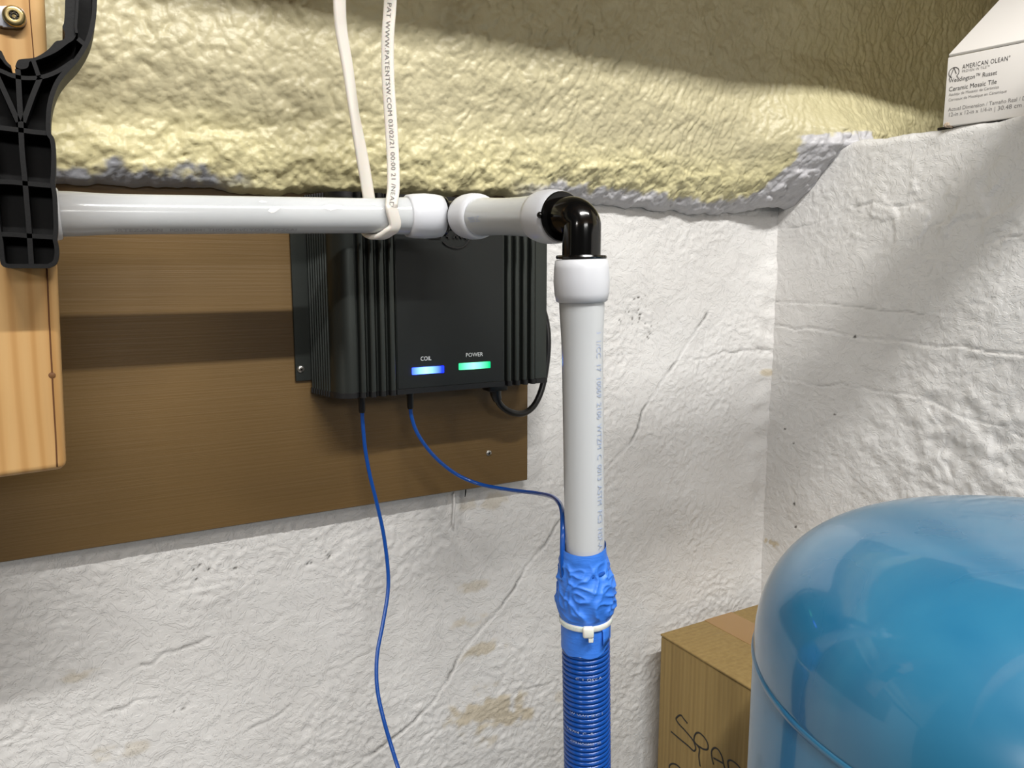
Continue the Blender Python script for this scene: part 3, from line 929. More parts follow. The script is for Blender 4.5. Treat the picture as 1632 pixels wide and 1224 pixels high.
# elbows
def elbow(pts, r, rings, nub=None):
    g = G(); g.add(*tube(pts, r, 28))
    e = g.build('elbow', GLOSS, pr_, sharp=50)
    for (c, ax) in rings:
        build('stop_flange', *lathe([(0.008, -0.0012), (0.0168, -0.0012), (0.0174, 0), (0.0168, 0.0012), (0.008, 0.0012)], c, ax, 32), GLOSS, e, sharp=50)
    return e
p0 = c1b - dirx * 0.004
c = E1
pth = [p0, c - (0.012, 0, 0), c - (0.006, 0.0008, 0), c - (0.0015, 0.004, 0), c - (0, 0.010, 0), np.array((0.302, s2a - .004, Zs(s2a)))]
elbow(spline(pth, 8), 0.0128, [(c1b + dirx * 0.0014, dirx), (np.array((0.302, s2a + .0014, Zs(s2a))), (0, 1, 0))])
ax_x = E2[0]
vx = VT[0]; vy = VT[1]; ez_ = Zs(s3b)
pth = [(ax_x, s3b + .004, ez_), (ax_x, vy + 0.013, ez_), (ax_x * .6 + vx * .4, vy + 0.006, ez_ - 0.0008), (vx, vy + 0.0012, ez_ - 0.005), (vx, vy, ez_ - 0.012), tuple(k0 + (0, 0, -0.004))]
e2 = elbow(spline(pth, 8), 0.0131, [(np.array((ax_x, s3b - .0014, ez_)), (0, 1, 0)), (k0 + (0, 0, 0.0012), (0, 0, 1))])
for k in range(1):
    V_, F_ = lathe([(0, -.0022), (.0016, -.0016), (.0023, 0), (.0016, .0016), (0, .0022)], (ax_x - 0.0183, s3b - 0.0015, ez_ + 0.0005), (0, 1, 0), 12)
    build('nub', V_, F_, GLOSS, e2)
collar(k0, k1)
vp = pipe_part(k1 - dv * 0.004, VB + dv * 0.26, True, False)
# print on the pipes
def wrap_text(s, size, c0, axis, r, ref, ang, mat, parent, flip=False, fit=None, **k):
    """lettering along a cylinder; baseline runs along axis, letters stand across it"""
    V_, F_ = text_geo(s, size, **k)
    if fit: V_[:, 0] *= fit / (V_[:, 0].max() - V_[:, 0].min())
    ax = np.array(axis, float); ax /= np.linalg.norm(ax)
    n = np.array(ref, float); n -= ax * (n @ ax); n /= np.linalg.norm(n)
    bb = np.cross(ax, n)
    th = ang + (-1 if flip else 1) * V_[:, 1] / r
    W_ = np.array(c0) + np.outer(V_[:, 0], ax) + (np.cos(th)[:, None] * n + np.sin(th)[:, None] * bb) * (r + 0.00015)
    return build('lettering', W_, F_, mat, parent, smooth=False)
tow = (-0.55, -0.8, 0)
for (x0, s, wd) in ((162, 'VORTEZZAEN', 0.038), (266, 'PO 5R0H41 THOMA6 VD', 0.055), (392, 'YOD6TZZ6AI', 0.036)):
    q = on_run(x0)
    wrap_text(s, 0.0046, q, dirx, RP, (0, -1, 0), 1.06, INKG, hp, fit=wd, flip=True)
zv = on_down(497)
wrap_text('10003  1/CC  17  10069  2106  WTZM  C  0013  ASTM  FC3  NSF-A', 0.0068, zv, dv, RP + 0.0003, tow, -0.70, INK, vp, flip=True, fit=abs(on_down(866)[2] - zv[2]))
q = np.array((0.302, s2b - 0.002, Zs(s2b)))
wrap_text('10003 FC', 0.0066, q, (0, -1, 0), RP + 0.0011, (-1, 0, 0), 0.1, INK, sp, fit=0.022)
# paint smears on the horizontal pipe
def smear(parent, pxs, ang0, hts):
    """lens shaped daub that follows the pipe"""
    n = len(pxs); V_ = []; F_ = []
    bb = np.cross(dirx, (0, -1, 0)); bb /= np.linalg.norm(bb); nn = np.cross(bb, dirx)
    for i, (x, hh, off) in enumerate(zip(pxs, hts, ang0)):
        q = on_run(x)
        for j in range(5):
            a = off + hh * (j / 4 - .5)
            lift = 0.0004 * (1 - (2 * j / 4 - 1) ** 2) * (0 if i in (0, n - 1) else 1) + 0.00005
            V_.append(q + (nn * math.cos(a) - bb * -math.sin(a)) * (RP + lift))
    for i in range(n - 1):
        for j in range(4): F_.append((i * 5 + j, i * 5 + j + 1, i * 5 + j + 6, i * 5 + j + 5))
    return build('paint_smear', V_, F_, SMEAR, parent)
bbx = np.cross(dirx, (0, -1, 0))
sg = 1 if bbx[2] > 0 else -1
smear(hp, [506, 512, 520, 528, 536, 542], [sg * .42, sg * .42, sg * .40, sg * .42, sg * .44, sg * .46], [.02, .22, .38, .26, .2, .02])
smear(hp, [422, 427, 432, 438, 444], [sg * .16, sg * .20, sg * .26, sg * .34, sg * .42], [.05, .3, .34, .22, .04])
smear(hp, [410, 414, 418, 423], [sg * .72, sg * .74, sg * .72, sg * .70], [.03, .16, .12, .03])
smear(hp, [585, 592, 600], [sg * .66, sg * .60, sg * .50], [.02, .08, .03])

# blue wire wound on the pipe, with its lead
cw = thing('coil_wire', tuple(on_down(1224) + np.array((0, 0, -0.2))), 'blue wire wound tightly round the down pipe with a lead to the control box', 'wire')
RW = 0.00186
ct = on_down(905); L = 0.40; pitch = 0.00383
nt = int(L / pitch)
aa = np.linspace(0, 2 * math.pi * nt, nt * 30)
e1 = np.cross(dv, (0, 1, 0)); e1 /= np.linalg.norm(e1); e2v = np.cross(dv, e1)
path = ct + np.outer(aa / (2 * math.pi) * pitch, dv) + (np.outer(np.cos(aa), e1) + np.outer(np.sin(aa), e2v)) * (RP + RW - 0.0001)
build('winding', *tube(path, RW, 10, ref=dv), BLUEW, cw)
pts = [(654, 645, GLY), (656, 664, .692), (665, 690, .692), (684, 718, .692), (707, 741, .690), (735, 760, .684), (770, 773, .668), (815, 781, .635),
       (855, 786, .585), (878, 791, .530), (890, 800, .480), (896, 815, .455), (897, 840, .444), (896.5, 868, .440), (896, 900, .438), (898, 925, .437)]
path = spline([P(x, y, Y=yy) for (x, y, yy) in pts], 10)
path[:, 2] = np.minimum(path[:, 2], glands['r'][2] + 0.004)
build('lead', *tube(path, 0.0019, 12), BLUEW, cw)
# worn print on the winding
toC = -np.array((0.57, 0.82, 0)); toC -= dv * (toC @ dv); toC /= np.linalg.norm(toC)
rgt = np.cross(toC, dv); rgt /= np.linalg.norm(rgt)
if (ROT.T @ rgt)[0] < 0: rgt = -rgt
def wind_text(s, py, a0, fit, size=0.0026):
    V_, F_ = text_geo(s, size)
    V_[:, 0] *= fit / (V_[:, 0].max() - V_[:, 0].min()); R_ = RP + 2 * RW + 0.0001
    c = on_down(py)
    th = a0 + V_[:, 0] / R_
    bul = 0.0003 * (1 - ((V_[:, 1] - .0009) / .0012) ** 2)
    W_ = c + np.outer(V_[:, 1], -dv) + (np.cos(th)[:, None] * toC + np.sin(th)[:, None] * rgt) * (R_ - 0.00015 + bul)[:, None]
    build('lettering', W_, F_, INK, cw, smooth=False)
wind_text('C  I  O6V A', 1068, -0.45, 0.020)
wind_text('W VW1 IEC 1', 1125, -0.75, 0.026)
wind_text('SAW4  C  A', 1153, -0.95, 0.022)
wind_text('GERMO0E05  20', 1170, -0.75, 0.024)

# blue masking tape wrap
tp = thing('masking_tape', tuple(on_down(1034)), 'crumpled blue masking tape wrapped round the top of the blue winding', 'tape')
nT, nA = 120, 150
tt = np.linspace(0, 1, nT); th = np.linspace(-math.pi, math.pi, nA, endpoint=False)
TT, TH = np.meshgrid(tt, th, indexing='ij')
y_top = 868 + 6 * np.cos(TH); 
y_bot = 1030 + 3 * np.cos(TH) - 16 * sstep(0.4, 1.3, TH) * (TH < 2.4) + 3 * pn(TH * 2, TH * 0, 4)
PY = y_top + (y_bot - y_top) * TT
rR = np.interp(PY, [864, 880, 905, 930, 950, 968, 982, 990, 1005, 1020, 1040], [15.2, 15.6, 16.4, 20.5, 20.8, 20.3, 18.6, 18.3, 18.3, 18.2, 18.4]) / 1000
rL = np.interp(PY, [864, 880, 905, 930, 950, 968, 982, 990, 1005, 1020, 1040], [17.0, 18.0, 18.4, 18.9, 19.6, 19.4, 18.6, 18.3, 18.2, 18.2, 18.4]) / 1000
mixr = 0.5 + 0.5 * np.sin(TH)
rad = rL * (1 - mixr) + rR * mixr
crump = sstep(882, 905, PY) * (1 - sstep(966, 984, PY))
uu = TH * 0.019 * 1.0; vv2 = PY * 0.000457
wob = fbm(uu * 30, vv2 * 30, 2, 101) * 0.5
cr = (1 - np.abs(pn(uu * 95 + wob, vv2 * 60 + wob, 102))) ** 5
cr2 = (1 - np.abs(pn(uu * 60 - vv2 * 70, vv2 * 80 + uu * 40, 103))) ** 6
rad = rad + crump * (cr * 0.0016 + cr2 * 0.0014 + 0.0011 * fbm(uu * 60, vv2 * 60, 2, 104)) + 0.00015 * pn(uu * 200, vv2 * 160, 105)
pyv = np.linspace(850, 1060, 60)
dz = np.array([np.linalg.norm(on_down(p) - VT) for p in pyv])
Dd = np.interp(PY, pyv, dz)
Cc = VT + Dd[..., None] * dv
Vv = Cc + (np.cos(TH)[..., None] * toC + np.sin(TH)[..., None] * rgt) * rad[..., None]
Fq = []
for i in range(nT - 1):
    for j in range(nA):
        j2 = (j + 1) % nA
        Fq.append((i * nA + j, i * nA + j2, (i + 1) * nA + j2, (i + 1) * nA + j))
wr = build('wrap', Vv.reshape(-1, 3), Fq, TAPE, tp)
def cyl(py, a, r): return on_down(py) + (math.cos(a) * toC + math.sin(a) * rgt) * r
# loose folded end on the right
fl_ = []
for i, (py, a0_, a1_) in enumerate(((984, .62, 1.15), (994, .66, 1.15), (1004, .64, 1.12), (1016, .62, 1.05))):
    for j in range(6):
        u = j / 5
        a = a0_ + (a1_ - a0_) * u
        fl_.append(cyl(py - 4 * u * (i == 3), a, 0.0186 + 0.0022 * (1 - u) * i / 3 + .0003))
Fq = [(i * 6 + j, i * 6 + j + 1, i * 6 + j + 7, i * 6 + j + 6) for i in range(3) for j in range(5)]
fo_ = build('loose_end', fl_, Fq, TAPE, tp)
md = fo_.modifiers.new('thickness', 'SOLIDIFY'); md.thickness = 0.0003
# tab that sticks out on the left
tb = [cyl(926, -1.62, .0188), cyl(956, -1.62, .0192), cyl(952, -1.60, .0212), cyl(930, -1.60, .0208)]
tb2 = [p + toC * -0.0004 for p in tb]
build('tab', tb + tb2, [(0, 1, 2, 3), (7, 6, 5, 4), (0, 4, 5, 1), (1, 5, 6, 2), (2, 6, 7, 3), (3, 7, 4, 0)], TAPE, tp, smooth=False)

# zip tie
zt = thing('zip_tie', tuple(on_down(990)), 'white nylon zip tie cinched round the blue tape', 'zip tie')
zc = on_down(986.5)
ri, ro, hh = 0.0182, 0.0196, 0.0021
build('band', *lathe([(ri, -hh), (ro - .0003, -hh), (ro, -hh + .0004), (ro, hh - .0004), (ro - .0003, hh), (ri, hh)], zc, dv, 64, closed=True), TIE, zt, sharp=40)
g = G()
for k in range(34):
    a = -1.25 + 0.034 * k
    if a > -0.12: break
    Rm = np.stack([-math.sin(a) * toC + math.cos(a) * rgt, dv, math.cos(a) * toC + math.sin(a) * rgt], 1)
    g.add(*box(zc + (math.cos(a) * toC + math.sin(a) * rgt) * ro, (0.0003, hh * 1.2, 0.0004), Rm))
g.build('ratchet_teeth', TIE, zt, smooth=False)
a = 0.08
Rm = np.stack([-math.sin(a) * toC + math.cos(a) * rgt, dv, math.cos(a) * toC + math.sin(a) * rgt], 1)
hc = zc + (math.cos(a) * toC + math.sin(a) * rgt) * (ro + 0.0018) + dv * 0.0006
build('head', *box(hc, (0.0078, 0.0080, 0.0050), Rm, bevel=0.0014), TIE, zt)
build('clipped_tail', *box(hc + dv * 0.0052 + rgt * 0.0018 + toC * 0.001, (0.0034, 0.0040, 0.0016), Rm, bevel=0.0003, seg=1), TIE, zt, sharp=40)

# ================================================================== white electrical cable looped round the pipe
ec = thing('electrical_cable', tuple(on_run(612) - np.array((0, 0, 0.02))), 'flat white electrical cable hanging from above and looped under the horizontal pipe', 'cable')
ry = on_run(612)[1]
fr, bk = ry - RP - 0.0030, ry + RP + 0.0034
pts = [(622, -190, fr - .05), (624, -90, fr - .03), (622, 0, fr - .012), (618, 62, fr - .006), (618.5, 125, fr - .003), (623, 195, fr - .001), (626.5, 258, fr), (627, 300, fr - 0.0005), (624, 330, fr - 0.0012)]
front = [P(x, y, Y=yy) for (x, y, yy) in pts]
qb = on_run(612)
under = []
for (ang, px) in ((-0.50, 618.5), (-0.95, 611), (-1.40, 603), (-1.95, 596), (-2.5, 592)):
    q = on_run(px)
    under.append(q + np.array((0, -math.cos(ang), math.sin(ang))) * (RP + 0.0031))
pts = [(590, 335, bk), (587, 310, bk), (577, 250, bk - .001), (565, 183, bk - .004), (554, 108, bk - .010), (544, 49, bk - .016), (541, 0, bk - .022), (540, -90, bk - .03), (540, -190, bk - .04)]
back = [P(x, y, Y=yy) for (x, y, yy) in pts]
allp = front + under + back
path = spline(allp, 10)
nf_, nu_, nb_ = len(front), len(under), len(back)
# twist so the flat side faces the room, and the back strand turns edge-on about its middle
path_, T_, N_, B_ = frames(path, (1, 0, 0))
tw = []
idx = np.arange(len(path)) / 10.0
for i in range(len(path)):
    desired = np.array((0.87, -0.5, 0))
    if idx[i] < nf_ + nu_:
        a = math.radians(float(np.interp(idx[i], [0, 3, 6, nf_, nf_ + nu_], [18, 14, 4, 0, 0])))
        if idx[i] >= nf_ - 1: desired = np.array((1.0, 0, 0))
    else:
        a = math.radians(float(np.interp(idx[i] - nf_ - nu_, [0, 1.5, 3.0, 5.0, 7], [0, 5, 62, 40, 25])))
    v = desired - T_[i] * (desired @ T_[i]); v /= np.linalg.norm(v)
    tw.append(math.atan2(v @ B_[i], v @ N_[i]) + a)
tw = np.unwrap(np.array(tw) * 2) / 2
build('sheath', *tube(path, 0.004, 24, ref=(1, 0, 0), flat=(0.0052, 0.0024), twist=tw), JACKET, ec)
# print along the front strand
V_, F_ = text_geo('S PAT WWW.PATENTSW.COM 03/02/21 00:00 21 /NEAD', 0.0052, spacing=1.08)
seglen = np.concatenate([[0], np.cumsum(np.linalg.norm(np.diff(path, axis=0), axis=1))])
i0 = int((2) * 10 - 1); s0 = seglen[i0]
iend = int((nf_ - 1.0) * 10); 
V_[:, 0] *= (seglen[iend] - s0) / V_[:, 0].max()
sx_ = s0 + V_[:, 0]
Nn = N_ * np.cos(tw)[:, None] + B_ * np.sin(tw)[:, None]
Bn = -N_ * np.sin(tw)[:, None] + B_ * np.cos(tw)[:, None]
def samp(A): return np.stack([np.interp(sx_, seglen, A[:, k]) for k in range(3)], 1)
Cx, Nx, Bx = samp(path), samp(Nn), samp(Bn)
camdir = np.array((0.5, 0.866, 0)); sgn = np.sign(-(Bx @ camdir)).mean(); sgn = 1.0 if sgn > 0 else -1.0
rsgn = 1.0 if (Nx @ np.array((0.87, -.5, 0))).mean() > 0 else -1.0
W_ = Cx + Nx * (rsgn * (V_[:, 1] - 0.0012))[:, None] + Bx * (sgn * 0.00262)
build('lettering', W_, F_, INKC, ec, smooth=False)

# ================================================================== wooden post, bracket, strap plate
PF = 0.560            # front face of the post
tpR, btR = P(71, 0, Y=PF + 0.012), P(106, 742, Y=PF + 0.012)
dd = (tpR - btR); dd /= dd[2]
Wd, Th = 0.089, 0.038
TOP = H + 1.18
botL = P(0, 750.5, Y=PF)
zL = botL[2] + (botL[2] - P(100, 742, Y=PF)[2]) * (Wd - 0.044) / 0.044 * 0.5
def pc_(z, s): return btR + dd * (z - btR[2]) - np.array((s, 0, 0))
zr, zl = btR[2], btR[2] - 0.003
V8 = []
for z_pair in ((zl, zr), (TOP, TOP)):
    a = pc_(z_pair[0], Wd); b = pc_(z_pair[1], 0)
    V8 += [(a[0], PF, z_pair[0]), (b[0], PF, z_pair[1]), (b[0], PF + Th, z_pair[1]), (a[0], PF + Th, z_pair[0])]
po = thing('wooden_post', tuple(pc_(zr, Wd / 2) + np.array((0, 0.0, 0))), 'pale pine timber post hanging at the left behind the black bracket', 'post')
build('timber', *bevel_mesh(*hexa(V8), 0.005, 4), PINE, po, sharp=60)
ck = [P(x, y, Y=PF - 0.0001) for (x, y) in ((46, -10), (48, 20), (50, 45), (53, 80), (55, 110))]
build('split', *tube(spline(ck, 5), 0.0003, 6), CRACKW, po)
ck = [P(x, y, Y=PF - 0.0001) for (x, y) in ((75, 424), (77, 480), (80, 540), (83, 595), (86, 650), (89, 700), (91, 744))]
build('split', *tube(spline(ck, 5), [0.0005] * 31, 6), CRACKW, po)
q = P(83, 598, Y=PF - 0.0002)
build('knot', *lathe([(0, .0005), (.0012, .0004), (.0020, 0)], q, (0, -1, 0), 16), M('wood_knot', (112, 74, 38), 0.7).m, po)

BF, BB = 0.528, PF - 0.0004     # bracket front and back planes
def bp(pts, Y=BF, n=5): return [(q[0], q[2]) for q in [P(x, y, Y=Y) for (x, y) in (spline(pts, n) if n else pts)]]
bk_ = thing('pipe_bracket', tuple(P(40, 424, Y=(BF + BB) / 2)), 'black ribbed plastic bracket with a round loop fixed on the wooden post', 'bracket')
outer_r = [(152, -60), (151.5, -20), (151, 0), (149, 30), (141, 62), (124, 92), (104, 114), (92, 130), (84, 148), (79, 168), (77, 190), (77.5, 212), (83, 222), (85.5, 240), (85, 275), (84, 292), (87, 310), (88.5, 340), (89, 365), (87.5, 380), (90, 392), (90.5, 405), (87, 418), (77, 424)]
outer_l = [(14, 424), (6, 421), (3, 408), (1, 385), (-2, 372), (-6, 340), (-8, 310), (-6, 292), (-8, 275), (-13, 240), (-16, 222), (-20, 212), (-24, 190), (-28, 168), (-36, 148), (-46, 130), (-60, 114), (-82, 92), (-100, 62), (-108, 30), (-110, 0), (-110, -20), (-109, -60)]
inner_r = [(104, -60), (104, -20), (103.5, 10), (102, 34), (99.5, 41), (103, 50), (102.5, 60), (96, 63), (88, 65), (76, 78), (56, 90), (36, 92.5), (28, 95), (24, 104)]
inner_l = [(17, 103), (10, 96), (5, 86), (0, 79), (-14, 82), (-34, 76), (-48, 64), (-60, 58), (-62, 48), (-59, 40), (-62, 30), (-64, 0), (-64, -60)]
orr, oll = bp(outer_r), bp(outer_l); irr, ill = bp(inner_r, n=4), bp(inner_l, n=4)
# back web
web = orr + oll + list(reversed(ill)) + list(reversed(irr))
# polygon order: down the right outside, up the left outside, down the left inside, up the right inside
build('web', *prism(web, BB - 0.011, BB, 'y'), BLACKR, bk_, smooth=False)
build('rim', *strip_wall(orr + oll, 0.0024, BF, BB), BLACKR, bk_, sharp=40)
# broad inner lip of the loop
lip_out = bp([(123, -60), (123, -20), (122.5, 10), (121, 38), (122, 52), (117, 62), (108, 68), (92, 80), (76, 88), (54, 96), (47, 97), (44, 106), (34, 109), (26, 106)], n=4)
lip = irr + list(reversed(lip_out))
build('loop_lip', *prism(lip, BF + 0.002, BB, 'y'), BLACKR, bk_, smooth=False)
lip_out_l = bp([(17, 108), (8, 101), (1, 92), (-6, 88), (-16, 94), (-40, 88), (-62, 76), (-78, 62), (-82, 50), (-80, 38), (-83, 0), (-83, -60)], n=4)
build('loop_lip', *prism(list(reversed(ill)) + lip_out_l, BF + 0.002, BB, 'y'), BLACKR, bk_, smooth=False)
for nm, ln, wd in (('rib', [(-62, 96), (-30, 104), (0, 112), (22, 121), (45, 124), (68, 122), (92, 113), (118, 96)], .0022),
               ('rib', [(28, 110), (29, 122), (31, 160), (33, 196), (35, 240), (40, 292), (44, 340), (47, 378), (50, 422)], .0026),
               ('rib', [(53, 96), (58, 110), (62, 122)], .0022), ('rib', [(64, 123), (52, 152), (37, 194)], .0026), ('rib', [(-6, 118), (10, 152), (29, 194)], .0026),
               ('rib', [(-22, 198), (0, 203), (33, 207), (55, 210), (76, 212)], .0026), ('rib', [(-6, 289), (20, 290), (40, 292), (62, 294), (84, 296)], .0026),
               ('rib', [(-2, 373), (25, 374), (50, 376), (88, 378)], .0026), ('rib', [(124, 61), (130, 66), (137, 72)], .0024), ('rib', [(122, 52), (121, 40), (123, 10), (123.5, -20), (123.5, -60)], .0014)):
    build(nm, *strip_wall(bp(ln, n=6), wd, BF + 0.0006, BB), BLACKR, bk_, sharp=40)

# zinc strap with its screw at the top of the post
sp_ = thing('strap_plate', tuple(P(10, 26, Y=PF - .001)), 'grey metal strap end with rounded tip screwed on the top of the post', 'plate')
tip = spline([(-90, 10), (-30, 9), (0, 9), (22, 9), (36, 15), (42, 28), (40, 38), (30, 43), (6, 43), (0, 41), (-30, 41), (-90, 41)], 6)
pl = [(q[0], q[2]) for q in [P(x, y, Y=PF - 0.004) for (x, y) in tip]]
build('strap', *bevel_mesh(*prism(pl, PF - 0.004, PF - 0.0002, 'y'), 0.0006, 2, 50), PLATE, sp_, sharp=40)
c = P(22.5, 26, Y=PF - 0.0042)
s_ = build('screw', *lathe([(0.0001, .0004), (.0022, .0006), (.0026, .0022), (.0044, .0026), (.0056, .0018), (.0060, .0004), (.0060, -.001)], c, (0, -1, 0), 28), BRASS, sp_, sharp=50)
g = G()
for k in range(6):
    a = k * math.pi / 3 + .3
    g.add(*box(np.array(c) + np.array((math.cos(a) * .0017, -.0012, math.sin(a) * .0017)), (.0012, .0016, .0012), Matrix.Rotation(-a, 3, 'Y')))
g.build('star_recess', DARKSLOT, s_, smooth=False)

# ================================================================== tile carton on the ledge
ua = math.radians(9.6)
uu_ = np.array((math.sin(ua), -math.cos(ua), 0)); dd_ = np.array((math.cos(ua), math.sin(ua), 0)); zz_ = np.array((0, 0, 1.0))
B0 = P(1502, 202.5, X=0.838)
d_ = ROT @ np.array(((1508 - CX) / F_PX, -(92 - CY) / F_PX, -1.0))
tq = (dd_ @ (B0 - C0)) / (dd_ @ d_); Tq = C0 + tq * d_
HT = Tq[2] - B0[2]
LT, DT = 0.33, 0.30
def tb_(u, d, z): return B0 + uu_ * u + dd_ * d + zz_ * z
tc_ = thing('tile_carton', tuple(tb_(LT / 2, DT / 2, 0)), 'white printed tile carton with raised lid sitting on the wall ledge', 'carton')
th_ = 0.003
g = G()
for (a, b) in (((0, 0, 0), (LT, th_, HT)), ((0, DT - th_, 0), (LT, DT, HT)), ((0, th_, 0), (th_, DT - th_, HT)), ((LT - th_, th_, 0), (LT, DT - th_, HT)), ((th_, th_, 0), (LT - th_, DT - th_, th_))):
    V8 = [tb_(a[0], a[1], a[2]), tb_(b[0], a[1], a[2]), tb_(b[0], b[1], a[2]), tb_(a[0], b[1], a[2]), tb_(a[0], a[1], b[2]), tb_(b[0], a[1], b[2]), tb_(b[0], b[1], b[2]), tb_(a[0], b[1], b[2])]
    g.add(*bevel_mesh([tuple(p) for p in V8], hexa(V8)[1], 0.0012, 2))
tray = g.build('tray', CARTON, tc_, sharp=40)
la = math.radians(33)
ld = dd_ * math.cos(la) + zz_ * math.sin(la); ln_ = -dd_ * math.sin(la) + zz_ * math.cos(la)
def lp(u, s, n): return tb_(u, 0.0005, HT) + uu_ * 0 + ld * s + ln_ * n
V8 = [lp(.001, 0, 0), lp(LT - .001, 0, 0), lp(LT - .001, .29, 0), lp(.001, .29, 0), lp(.001, 0, .003), lp(LT - .001, 0, .003), lp(LT - .001, .29, .003), lp(.001, .29, .003)]
build('lid', *bevel_mesh([tuple(p) for p in V8], hexa(V8)[1], 0.0008, 2), CARTON, tc_, sharp=40)
# crumpled corner
rs = random.Random(4)
g = G()
for k in range(5):
    c = tb_(0.002 + 0.006 * rs.random(), 0.001 + .003 * rs.random(), 0.0005 + 0.003 * rs.random())
    g.add(*box(c, (0.004 + .004 * rs.random(), 0.005, 0.004), Euler((rs.random() * 2, rs.random() * 2, rs.random() * 2)).to_matrix(), bevel=0.001, seg=1))
g.build('torn_corner', TORN, tc_, smooth=False)
# print on the front: pixel columns and rows measured on the face plane
def fpx(x, y):
    d = ROT @ np.array(((x - CX) / F_PX, -(y - CY) / F_PX, -1.0)); t_ = (dd_ @ (B0 - C0)) / (dd_ @ d); q = C0 + t_ * d
    return (q - B0) @ uu_, (q - B0) @ zz_
def face_text(s, x0, y0, x1, y1, size, mat, **k):
    a, b = fpx(x0, y0), fpx(x1, y1)
    org = B0 + uu_ * a[0] + zz_ * (a[1] + b[1]) / 2
    put_text(s, size, org - zz_ * (a[1] - b[1]) * 0, uu_, zz_, mat, tray, fit=b[0] - a[0], off=0.0003, **k)
face_text('AMERICAN OLEAN\u00b0', 1533.5, 110.5, 1610, 95.5, 0.0066, INKB, spacing=1.15)
face_text('PROVEN IN TILE\u2122', 1533, 117, 1577, 107, 0.0038, INKM, spacing=1.1)
face_text('Weddington\u2122 Russet', 1512, 132, 1589, 119, 0.0064, INKB)
face_text('Ceramic Mosaic Tile', 1512, 146.5, 1588, 133, 0.0066, INKB)
face_text('Azulejo de Mosaico de Cer\u00e1mica', 1512, 153, 1592, 141, 0.0042, INKM)
face_text('Carreaux de Mosa\u00efque en C\u00e9ramique', 1511.5, 161, 1604, 148, 0.0042, INKM)
face_text('Actual Dimension / Tama\u00f1o Real / Dimension', 1511, 178, 1668, 154, 0.0056, INKM)
face_text('12-in x 12-in x 1/4-in', 1511, 186, 1579, 177, 0.0060, INKM)
face_text('| 30.48 cm x 30.48 cm', 1584, 178, 1680, 162, 0.0062, INKM)
lc = fpx(1520.5, 115.5); r_l = (fpx(1528.5, 115)[0] - fpx(1512.5, 115)[0]) / 2
g = G()
def stroke(pts, wd=0.0007):
    Lp = [tb_(u, -0.00035, z) for (u, z) in pts]
    for (a, b) in zip(Lp[:-1], Lp[1:]):
        t_ = (b - a) / np.linalg.norm(b - a); n_ = np.cross(t_, dd_) * wd / 2
        g.add([a - n_ - t_ * wd * .2, b - n_ + t_ * wd * .2, b + n_ + t_ * wd * .2, a + n_ - t_ * wd * .2], [(0, 1, 2, 3)])
stroke([(lc[0] + r_l * math.cos(a), lc[1] + r_l * math.sin(a)) for a in np.linspace(-0.9, 2 * math.pi - 1.9, 40)])
stroke([(lc[0] - r_l * .85, lc[1] - r_l * 1.35), (lc[0] - r_l * .05, lc[1] + r_l * .95), (lc[0] + r_l * .5, lc[1] - r_l * .35)])
stroke([(lc[0] + r_l * .62, lc[1] - r_l * .78), (lc[0] + r_l * .85, lc[1] - r_l * 1.2)])
g.build('logo', INKB, tray, smooth=False)

# dark thin board between carton and ledge
db = [P(1470, 218, Z=0.1600), ]
yb0 = 0.545
bd = thing('packing_board', (0.99, 0.36, LEDGE), 'dark thin board lying on the ledge under the white tile carton', 'board')
zt_ = B0[2] - 0.0004
V8 = [(0.858, 0.37, LEDGE + .0026), (1.18, 0.20, LEDGE + .0026), (1.19, 0.60, LEDGE + .0026), (0.850, 0.530, LEDGE + .0026)]
V8 = V8 + [(x, y, zt_) for (x, y, z) in V8]
build('board', *bevel_mesh(V8, hexa(V8)[1], 0.0004, 1), DARKB, bd, sharp=40)

# ================================================================== brown cardboard box
cq = P(1053, 1010, Y=0.712)
bx0, bz1 = cq[0], cq[2]
bx1, by1, by0 = XW - 0.008, 0.712, 0.452
cbx = thing('cardboard_box', ((bx0 + bx1) / 2, (by0 + by1) / 2, 0), 'tall brown cardboard box with black marker writing in the corner behind the blue tank', 'box')
cbody = build('carton_body', *bevel_mesh(*hexa([(bx0, by0, 0), (bx1, by0, 0), (bx1, by1, 0), (bx0, by1, 0), (bx0, by0, bz1 - .003), (bx1, by0, bz1 - .003), (bx1, by1, bz1 - .003), (bx0, by1, bz1 - .003)]), 0.0025, 2), CARD, cbx, sharp=50)
xm = (bx0 + bx1) / 2
for (a, b) in ((bx0 - 0.0004, xm - 0.0008), (xm + 0.0008, bx1)):
    build('top_flap', *box(((a + b) / 2, (by0 + by1) / 2, bz1 - 0.0015), (b - a, by1 - by0 + .0008, 0.003), bevel=0.0010), CARD, cbx, sharp=50)
build('sealing_tape', *box((xm, (by0 + by1) / 2, bz1 + 0.0002), (0.05, by1 - by0 + 0.0012, 0.0004)), CTAPE, cbx, smooth=False)
def zf_(x, y): return 1030 + x / 8.16, 1100 + y / 8.16
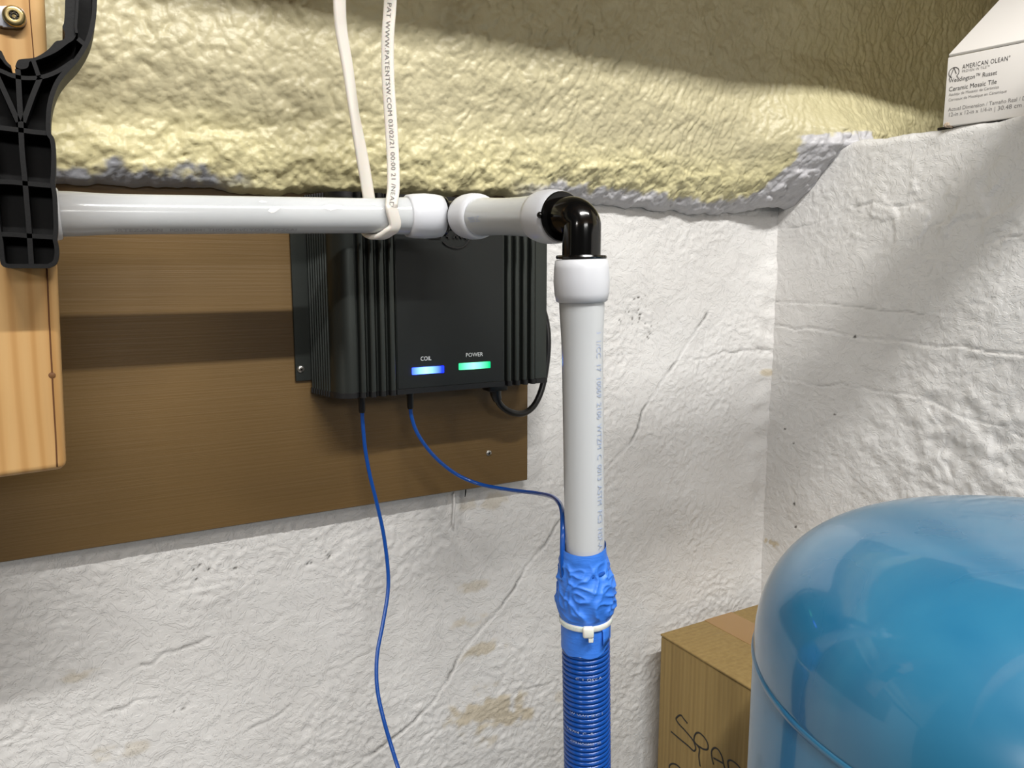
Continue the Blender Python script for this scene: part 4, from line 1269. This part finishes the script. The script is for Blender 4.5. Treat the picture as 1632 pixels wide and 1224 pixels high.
strokes = [[(535, 430), (490, 375), (450, 325), (405, 345), (388, 380), (430, 445), (500, 520), (600, 640), (635, 720), (640, 772), (610, 785), (540, 720), (430, 630), (320, 535)],
           [(640, 690), (690, 760), (684, 860), (700, 990)], [(690, 735), (640, 690), (620, 640), (640, 568), (690, 555), (760, 620), (800, 700), (798, 765), (750, 768), (690, 735)],
           [(875, 965), (852, 870), (850, 790), (885, 750), (935, 772), (982, 860), (1003, 950), (1025, 1040)], [(872, 880), (935, 915), (1003, 952)],
           [(1090, 1120), (1070, 1012), (1060, 930), (1092, 910), (1150, 940), (1210, 1000), (1235, 1060), (1180, 1075), (1100, 1040), (1230, 1150)],
           [(330, 1130), (300, 1010), (312, 968), (352, 955), (400, 975), (440, 1015), (450, 1060), (400, 1070), (340, 1040)]]
for s in strokes:
    pts = spline([P(*zf_(x, y), X=bx0 - 0.0002) for (x, y) in s], 6)
    V_, F_ = tube(pts, 0.0011, 8, ref=(1, 0, 0), flat=None)
    V_ = [(bx0 - 0.0003 + (p[0] - bx0 + 0.0002) * 0.15, p[1], p[2]) for p in V_]
    build('handwriting', V_, F_, MARK, cbody)

# ================================================================== blue pressure tank
TR = 0.1973
TC = np.array((0.5557, 0.2294, 0))
z_seam = H - 0.2740; hd = 0.1066; zt_top = z_seam + hd
tk = thing('pressure_tank', (TC[0], TC[1], 0), 'glossy blue domed pressure tank standing in the corner', 'tank')
prof = [(TR * math.sin(a) ** (2 / 3.46), hd * max(math.cos(a), 0) ** (2 / 2.41) - hd) for a in np.linspace(0, math.pi / 2, 64)]
dome = [(r, zt_top + h) for (r, h) in prof]
build('dome', *lathe(dome[:-1] + [(TR, z_seam + 0.002), (TR - .0012, z_seam)], (TC[0], TC[1], 0), (0, 0, 1), 128), TANK, tk)
build('weld_bead', *lathe([(TR - .002, z_seam + .003), (TR + .0008, z_seam + 0.0022), (TR + .0014, z_seam), (TR + .0008, z_seam - 0.0022), (TR - .002, z_seam - .003)], (TC[0], TC[1], 0), (0, 0, 1), 128), TANK, tk)
build('shell', *lathe([(TR - .0015, z_seam), (TR, z_seam - .003), (TR, 0.10), (TR - .02, 0.06), (TR - .025, 0.0)], (TC[0], TC[1], 0), (0, 0, 1), 128), TANK, tk)
